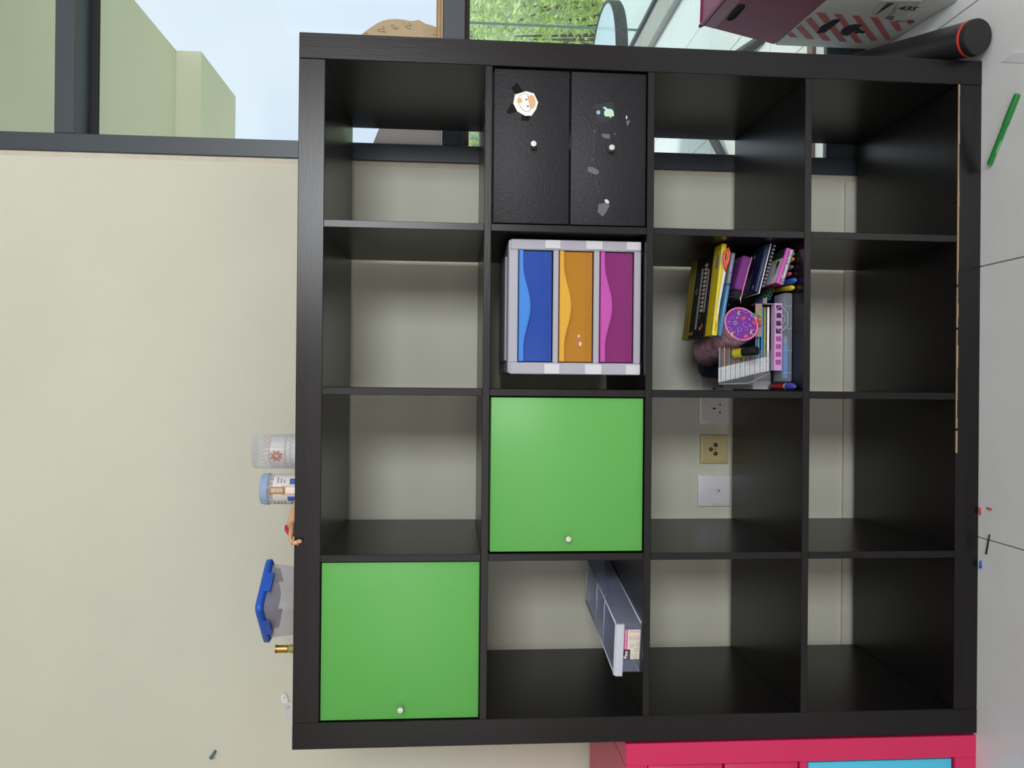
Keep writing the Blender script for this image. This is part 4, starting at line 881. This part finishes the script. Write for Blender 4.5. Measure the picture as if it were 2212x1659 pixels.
    # round pencil case
    a = Vector((.9025, .052, .523)); c = Vector((.846, .24, .541)); d = (c-a).normalized(); q = d.to_track_quat('Z', 'X').to_matrix().to_4x4(); L = (c-a).length; r = .0388
    t = thing('round_pencil_case', 'round purple and pink pencil case with letters and hearts on its end', 'pencil case', tuple(a))
    part(t, 'sleeve', MB().lathe([(r*.985,.002),(r*1.0,.02),(r*.985,L*.5),(r*1.0,L-.01),(r*.9,L),(.0005,L)], 36, q), M('pale_pink_print', (206,176,186), .55, noise=.5, nscale=45, rgb2=(150,96,120)))
    part(t, 'piping', MB().tube([q @ Vector((r*.985*math.cos(k*PI/18), r*.985*math.sin(k*PI/18), .001)) for k in range(36)], .0022, 8, closed=True), K('pink_piping', (236,128,172)))
    end = part(t, 'end_panel', MB().lathe([(.0005,-.0012),(r*.9,-.001),(r*.96,.002)], 36, q), M('purple_cloth', (118,44,150), .6, noise=.08, nscale=300))
    S = lambda x, y: (1500+x/8.296, 660+y/8.296)
    def onend(x, y, off=.0018):
        dd = ray(*S(x, y)); o = a - d*off; k = (o-CAM).dot(d)/dd.dot(d); return CAM+dd*k-a
    def line(pts, m, w=.0008, nm='printed_letter'): part(end, nm, MB().tube([onend(*p) for p in pts], w, 5), m)
    lb = K('print_lilac', (150,146,240)); yl = K('print_cream', (232,226,170)); ht = K('print_heart', (246,110,150)); ey = K('print_eye', (170,208,236)); nv = K('print_navy', (60,60,140)); wt = K('print_whitish', (236,228,244))
    for ox, oy in ((560,320),(860,310)): line([(ox+70,oy+10),(ox+30,oy),(ox+5,oy+35),(ox+30,oy+65),(ox+85,oy+80),(ox+105,oy+110),(ox+75,oy+130),(ox+40,oy+125)], lb)
    line([(785,535),(775,400),(825,395),(850,425),(830,460),(785,465)], lb)
    for ox, oy in ((650,460),(990,420),(770,90)): 
        s_ = .75 if oy == 90 else 1
        line([(ox+30*s_,oy),(ox+10*s_,oy+100*s_)], yl); line([(ox+80*s_,oy+5),(ox+22*s_,oy+50*s_),(ox+70*s_,oy+120*s_)], yl)
    line([(690,175),(710,200),(690,225),(650,228),(632,205)], lb); line([(880,115),(890,80),(960,78),(962,115),(930,130),(895,128)], lb)
    for pts in ([(750,235),(765,210),(790,205)], [(600,275),(620,290),(650,285)], [(975,225),(985,250),(1002,258)], [(980,350),(1005,355),(1015,378)]): line(pts, wt, .0007, 'printed_dash')
    def blob(pts, m, nm, off=.0016):
        b = MB(); v = [b.bm.verts.new(onend(x, y, off)) for x, y in pts]; b.bm.faces.new(v); bmesh.ops.solidify(b.bm, geom=list(b.bm.faces), thickness=.0003); part(end, nm, b, m)
    for ox, oy, sx in ((872,235,1),(1078,310,1),(925,545,-1)): blob([(ox+x*.9, oy+sx*y*.85) for x, y in ((0,50),(-35,15),(-52,-20),(-40,-45),(-15,-45),(0,-25),(20,-45),(45,-45),(54,-15),(35,20))], ht, 'printed_heart')
    for ox, oy in ((735,312),(1048,172),(800,615)):
        for rr, m, o_ in ((38,ey,.0016),(20,nv,.0019),(9,ey,.0022)): blob([(ox+rr*math.cos(k*PI/7), oy+rr*math.sin(k*PI/7)*(1 if oy < 600 else .55)) for k in range(14)], m, 'printed_eye', o_)
    # highlighter
    a = PY(1636,757,.018); c = Vector((.836, .066, .533)); d = (c-a).normalized(); q = d.to_track_quat('Z', 'X').to_matrix().to_4x4(); L = (c-a).length; r = .0098
    t = thing('highlighter', 'yellow highlighter with black cap resting on the fineliners', 'pen', tuple(a))
    part(t, 'cap', MB().lathe([(.0005,.001),(r*.55,.001),(r*.6,0),(r*.95,.0005),(r,.002),(r,L*.62)], 20, q), K('highlighter_black', (22,22,26), .4))
    part(t, 'barrel', MB().lathe([(r*.97,L*.62),(r*1.02,L*.63),(r*1.02,L),(.0005,L)], 20, q), K('highlighter_yellow', (186,182,44), .4))
    part(t, 'print', MB().lathe([(r*1.01,L*.25),(r*1.01,L*.32)], 5, q, PI*1.1, PI*1.5, False), K('silver_print', (150,150,156)))
    # hollow straws
    for k, (px, cc, nm) in enumerate((((1668,627),(56,84,60),'dark green'),((1664,636),(70,120,90),'grey-green'),((1661,644),(60,130,200),'blue'),((1654,651),(130,90,170),'purple'))):
        p = PY(*px, .062+.004*k); t = thing('plastic_straw', nm+' hollow plastic tube pointing out of the heap', 'tube', tuple(p), group='hollow tubes in the heap'); q = Matrix.Rotation(-PI/2, 4, 'X')
        part(t, 'tube', MB().lathe([(.0034,.0),(.0044,0),(.0044,.075),(.0034,.075),(.0034,0)], 14, q, cap=False), CLEAR('straw_'+nm.replace(' ','_').replace('-','_'), cc, .75, .2, .2))
    # felt pens on the shelf board pointing at the room
    for k, (px, cc, nm, r) in enumerate((((1715,548),(70,160,60),'green',.0048),((1714,559),(206,150,50),'amber',.0052),((1712,576),(110,112,124),'grey',.0052),((1708,591),(214,90,106),'coral',.0052),((1719,605),(40,104,206),'blue',.0062),((1714,621),(226,200,50),'yellow',.0062))):
        p = PZ(*px, zf+r); back = Vector((p.x-.012+.004*k, .17, zf+r)); d = (back-p).normalized(); L = (back-p).length; q = d.to_track_quat('Z', 'X').to_matrix().to_4x4()
        t = thing('felt_pen', nm+' felt pen on the shelf board under the chalk box', 'pen', tuple(p), group='felt pens under the chalk box'); m = K('feltpen_'+nm, cc, .35)
        part(t, 'cap', MB().lathe([(.0005,-.001),(r*.55,0),(r*.6,.003),(r*.95,.006),(r,.010),(r,L*.35)], 16, q), m); part(t, 'barrel', MB().lathe([(r*.88,L*.35),(r*.88,L),(.0005,L)], 14, q), m)
    # chalk box
    t, L = tilted('chalk_box', 'pink, white and grey box of coloured chalk tilted on the felt pens', 'box', (1692,616), (1716,540), .038)
    h, D = .0175, .078; pkc = K('chalk_pink', (214,86,190)); wc = K('chalk_white', (218,218,222)); 
    bx = part(t, 'box', MB().box(0, L, 0, D, 0, h, .0006), pkc)
    part(bx, 'end_panel', MB().box(-.0003, 0, .001, D-.001, .001, h-.001), K('chalk_plum', (140,50,90)))
    part(bx, 'grey_panel', MB().box(.004, L-.008, -.0004, 0, .0006, h*.62), K('chalk_grey', (104,108,118)))
    text(bx, 'Gessetti colorati', .0098, K('chalk_text', (248,248,248)), FRONT(.014, -.0005, .0028), depth=.0001, bold=.00015)
    text(bx, '12 pz', .004, MATS['chalk_text'], FRONT(.0050, -.0005, .0040), depth=.0001)
    part(bx, 'top_print', MB().box(.001, L*.72, .006, D-.001, h, h+.0003), wc); part(bx, 'top_print', MB().box(L*.72, L-.001, .006, D-.001, h, h+.0003), K('chalk_green', (38,58,48)))
    part(bx, 'logo', MB().prism([(.018,.0),(.040,.0),(.042,.012),(.020,.012)], 0, .0003, Matrix.Translation((0,.030,h+.0003)) @ Matrix.Rotation(-PI/2, 4, 'X') @ Matrix.Scale(-1, 4, (0,0,1))), K('chalk_blue', (60,130,200)))
    part(bx, 'hand_print', MB().box(L*.50, L*.66, .018, .030, h+.0003, h+.0006), K('chalk_dark', (30,32,34))); part(bx, 'hand_print', MB().box(L*.60, L*.70, .034, .05, h+.0003, h+.0006), K('chalk_yellow', (206,190,60)))
    # spiral notebook and navy tin
    t, L = tilted('spiral_notebook', 'small spiral notebook with white rings under the navy tin', 'notebook', (1651,622), (1677,528), .048)
    part(t, 'pages', MB().box(0, L, .003, .08, 0, .004, .0005), K('notebook_dark', (30,34,52)))
    for i in range(12): part(t, 'ring', MB().tube([(L*(i+.5)/12, .003+.0028*math.cos(k*PI/4), .002+.003*math.sin(k*PI/4)) for k in range(8)], .0006, 5, closed=True), K('ring_white', (226,226,232)))
    t, L = tilted('navy_tin', 'flat navy pencil tin with white rim lying tilted in the heap', 'tin', (1641,634), (1667,527), .050)
    nv2 = K('tin_navy', (24,32,66), .3); h, D = .011, .095
    tn = part(t, 'tin', MB().box(0, L, 0, D, .002, h, .003, 3), nv2); part(t, 'rim', MB().box(-.001, L+.001, -.0012, D, .0005, .0026, .0008, 2), K('tin_rim', (226,230,238), .3))
    text(tn, '12', .010, K('tin_text', (226,228,240)), TOPF(.008, .018, h+.0001, 0), depth=.0001); text(tn, 'COLOUR PENCILS', .0055, K('tin_text2', (96,104,140)), TOPF(.012, .045, h+.0001), depth=.0001); text(tn, 'SET', .006, MATS['tin_text'], TOPF(L-.028, .055, h+.0001), depth=.0001)
    part(tn, 'line_print', MB().box(.004, L-.004, .004, .0048, h-.0002, h+.0002), K('tin_line', (110,160,206)))
    # purple pencil case
    t, L = tilted('purple_pencil_case', 'purple cloth pencil case with pink piping and black end', 'pencil case', (1603,646), (1627,556), .066)
    pu = M('purple_fabric', (118,48,128), .8, noise=.1, nscale=200, bump=.2, bscale=500); h, D = .024, .09
    part(t, 'pouch', MB().box(.018, L, 0, D, 0, h, .006, 3), pu); part(t, 'end_panel', MB().box(-.004, .018, .001, D-.001, 0, h-.001, .005, 3), fab)
    part(t, 'piping', MB().tube([(-.004,-.0004,.003),(L*.3,-.001,.004),(L*.7,-.001,.004),(L,-.0004,.003)], .0014, 8), K('piping_pink', (226,140,190)))
    for x in (.0, .008): part(t, 'stitching', MB().box(x, x+.0006, .004, .03, h-.0012, h-.0003), K('stitch', (190,186,196)))
    part(t, 'zip_pull', MB().tube([(-.010,-.004,.002),(.004,-.005,.008)], .0011, 6), steel)
    # blue clear case
    t, L = tilted('blue_plastic_case', 'long translucent grey and blue plastic case under the scissors', 'case', (1560,727), (1590,546), .047)
    h, D = .009, .058
    part(t, 'case', MB().box(0, L*.62, 0, D, 0, h, .004, 3), CLEAR('case_blue', (76,136,190), .8, .25, .15)); part(t, 'case_end', MB().box(L*.62+.0004, L, 0, D, 0, h, .004, 3), CLEAR('case_grey', (132,142,164), .75, .25, .2))
    part(t, 'hinge_pin', MB().lathe([(.0016,0),(.0014,.001),(.0002,.001)], 8, Matrix.Translation((L*.76,0,h*.5)) @ Matrix.Rotation(PI/2, 4, 'X')), black_p)
    # scissors lying on the blue case
    t, L = tilted('scissors', 'orange-handled scissors lying along the yellow pencil box', 'scissors', (1548,700), (1577,536), .049)
    orr = K('scissor_orange', (236,92,40), .35); zc = .0045
    part(t, 'handle', MB().tube([(L*.70,0,zc-.002),(L*.76,-.001,zc),(L*.84,-.002,zc+.006),(L*.93,-.002,zc+.006),(L*.99,-.001,zc),(L*.94,0,zc-.005),(L*.84,0,zc-.005),(L*.77,0,zc-.003)], .0032, 8, closed=True), orr)
    part(t, 'handle', MB().tube([(L*.70,.005,zc),(L*.76,.005,zc+.002),(L*.84,.0055,zc+.007),(L*.92,.0055,zc+.007),(L*.97,.005,zc+.001),(L*.93,.005,zc-.004),(L*.84,.005,zc-.004),(L*.77,.005,zc-.001)], .0030, 8, closed=True), K('scissor_grey', (206,200,196), .35))
    for s_ in (0, 1): part(t, 'blade', MB().prism([(0,zc-.004+s_*.001),(L*.72,zc-.005),(L*.72,zc+.002),(L*.3,zc+.0005)], .001+s_*.0012, .0019+s_*.0012), steel)
    # yellow box
    t, L = tilted('yellow_pencil_box', 'yellow box of erasable colour pencils on top of the heap', 'box', (1548,725), (1570,527), .058)
    h, D = .0105, .05; yw = K('yellow_card', (236,212,30), .45)
    bx = part(t, 'box', MB().box(0, L, 0, D, 0, h, .0005), yw); tx = K('yellow_ink', (52,48,30))
    part(bx, 'edge_wear', MB().box(.002, L-.002, -.0002, .0003, h-.0006, h+.0002), K('worn_edge', (244,236,160)))
    text(bx, 'Erasable Colour Pencils', .0052, tx, FRONT(.010, -.0003, .0032), depth=.0001); text(bx, 'Flamingo', .0062, tx, FRONT(L-.042, -.0003, .0032), depth=.0001, bold=.0001)
    part(bx, 'barcode_panel', MB().box(L-.056, L-.020, .008, .028, h, h+.0002), K('barcode_white', (206,200,150)))
    for i in range(12): part(bx, 'barcode_line', MB().box(L-.054+i*.0027, L-.0528+i*.0027, .012, .027, h+.0002, h+.0004), tx)
    text(bx, '12 colours', .005, tx, TOPF(.012, .010, h+.0002), depth=.0001)
    # black pencil box
    t, L = tilted('black_pencil_box', 'large flat black and gold box of colour pencils topping the heap', 'box', (1533,731), (1556,548), .112)
    h, D = .016, .135; bkc = K('pencilbox_black', (26,25,24), .35); gold = K('pencilbox_gold', (150,138,50), .4)
    t.rotation_euler.x = math.radians(4)
    bx = part(t, 'box', MB().box(0, L, 0, D, 0, h, .0006), bkc)
    part(bx, 'gold_band', MB().box(.0005, L-.0005, D-.038, D-.0003, h, h+.0003), gold)
    gr = K('pencilbox_grey', (160,160,168), .4)
    part(bx, 'grey_bar', MB().box(.022, L-.03, .050, .060, h, h+.0003), gr); part(bx, 'grey_bar', MB().box(.060, L-.036, .012, .020, h, h+.0003), gr)
    wd = K('pencil_tip_print', (206,190,170))
    for i in range(12): part(bx, 'pencil_print', MB().prism([(.062+i*.0098,.026),(.069+i*.0098,.026),(.069+i*.0098,.036),(.0655+i*.0098,.045),(.062+i*.0098,.036)], 0, .0003, Matrix.Translation((0,0,h)) @ Matrix(((1,0,0,0),(0,0,1,0),(0,1,0,0),(0,0,0,1)))), wd)
    part(bx, 'badge', MB().lathe([(.006,0),(.007,.0003),(.005,.0003),(.005,0)], 16, Matrix.Translation((L*.58,.076,h)), cap=False), gr)
    text(bx, 'COLOR PENCILS', .008, K('gold_ink', (60,54,16)), TOPF(.008, D-.026, h+.0004), depth=.0001, bold=.0002); text(bx, '24', .010, gold, TOPF(.046, .034, h+.0002), depth=.0001)
    for i in range(5): part(bx, 'gold_tick', MB().box(.010, .016, .070+i*.0055, .0725+i*.0055, h, h+.0003), gold)
    part(bx, 'picture_print', MB().lathe([(.006,0),(.0062,.0003),(.0002,.0003)], 7, Matrix.Translation((.028,.018,h))), K('picture_orange', (196,84,44)))
    part(bx, 'picture_print', MB().lathe([(.004,0),(.0042,.0004),(.0002,.0004)], 6, Matrix.Translation((.022,.028,h))), K('picture_cream', (214,196,176)))
heap()
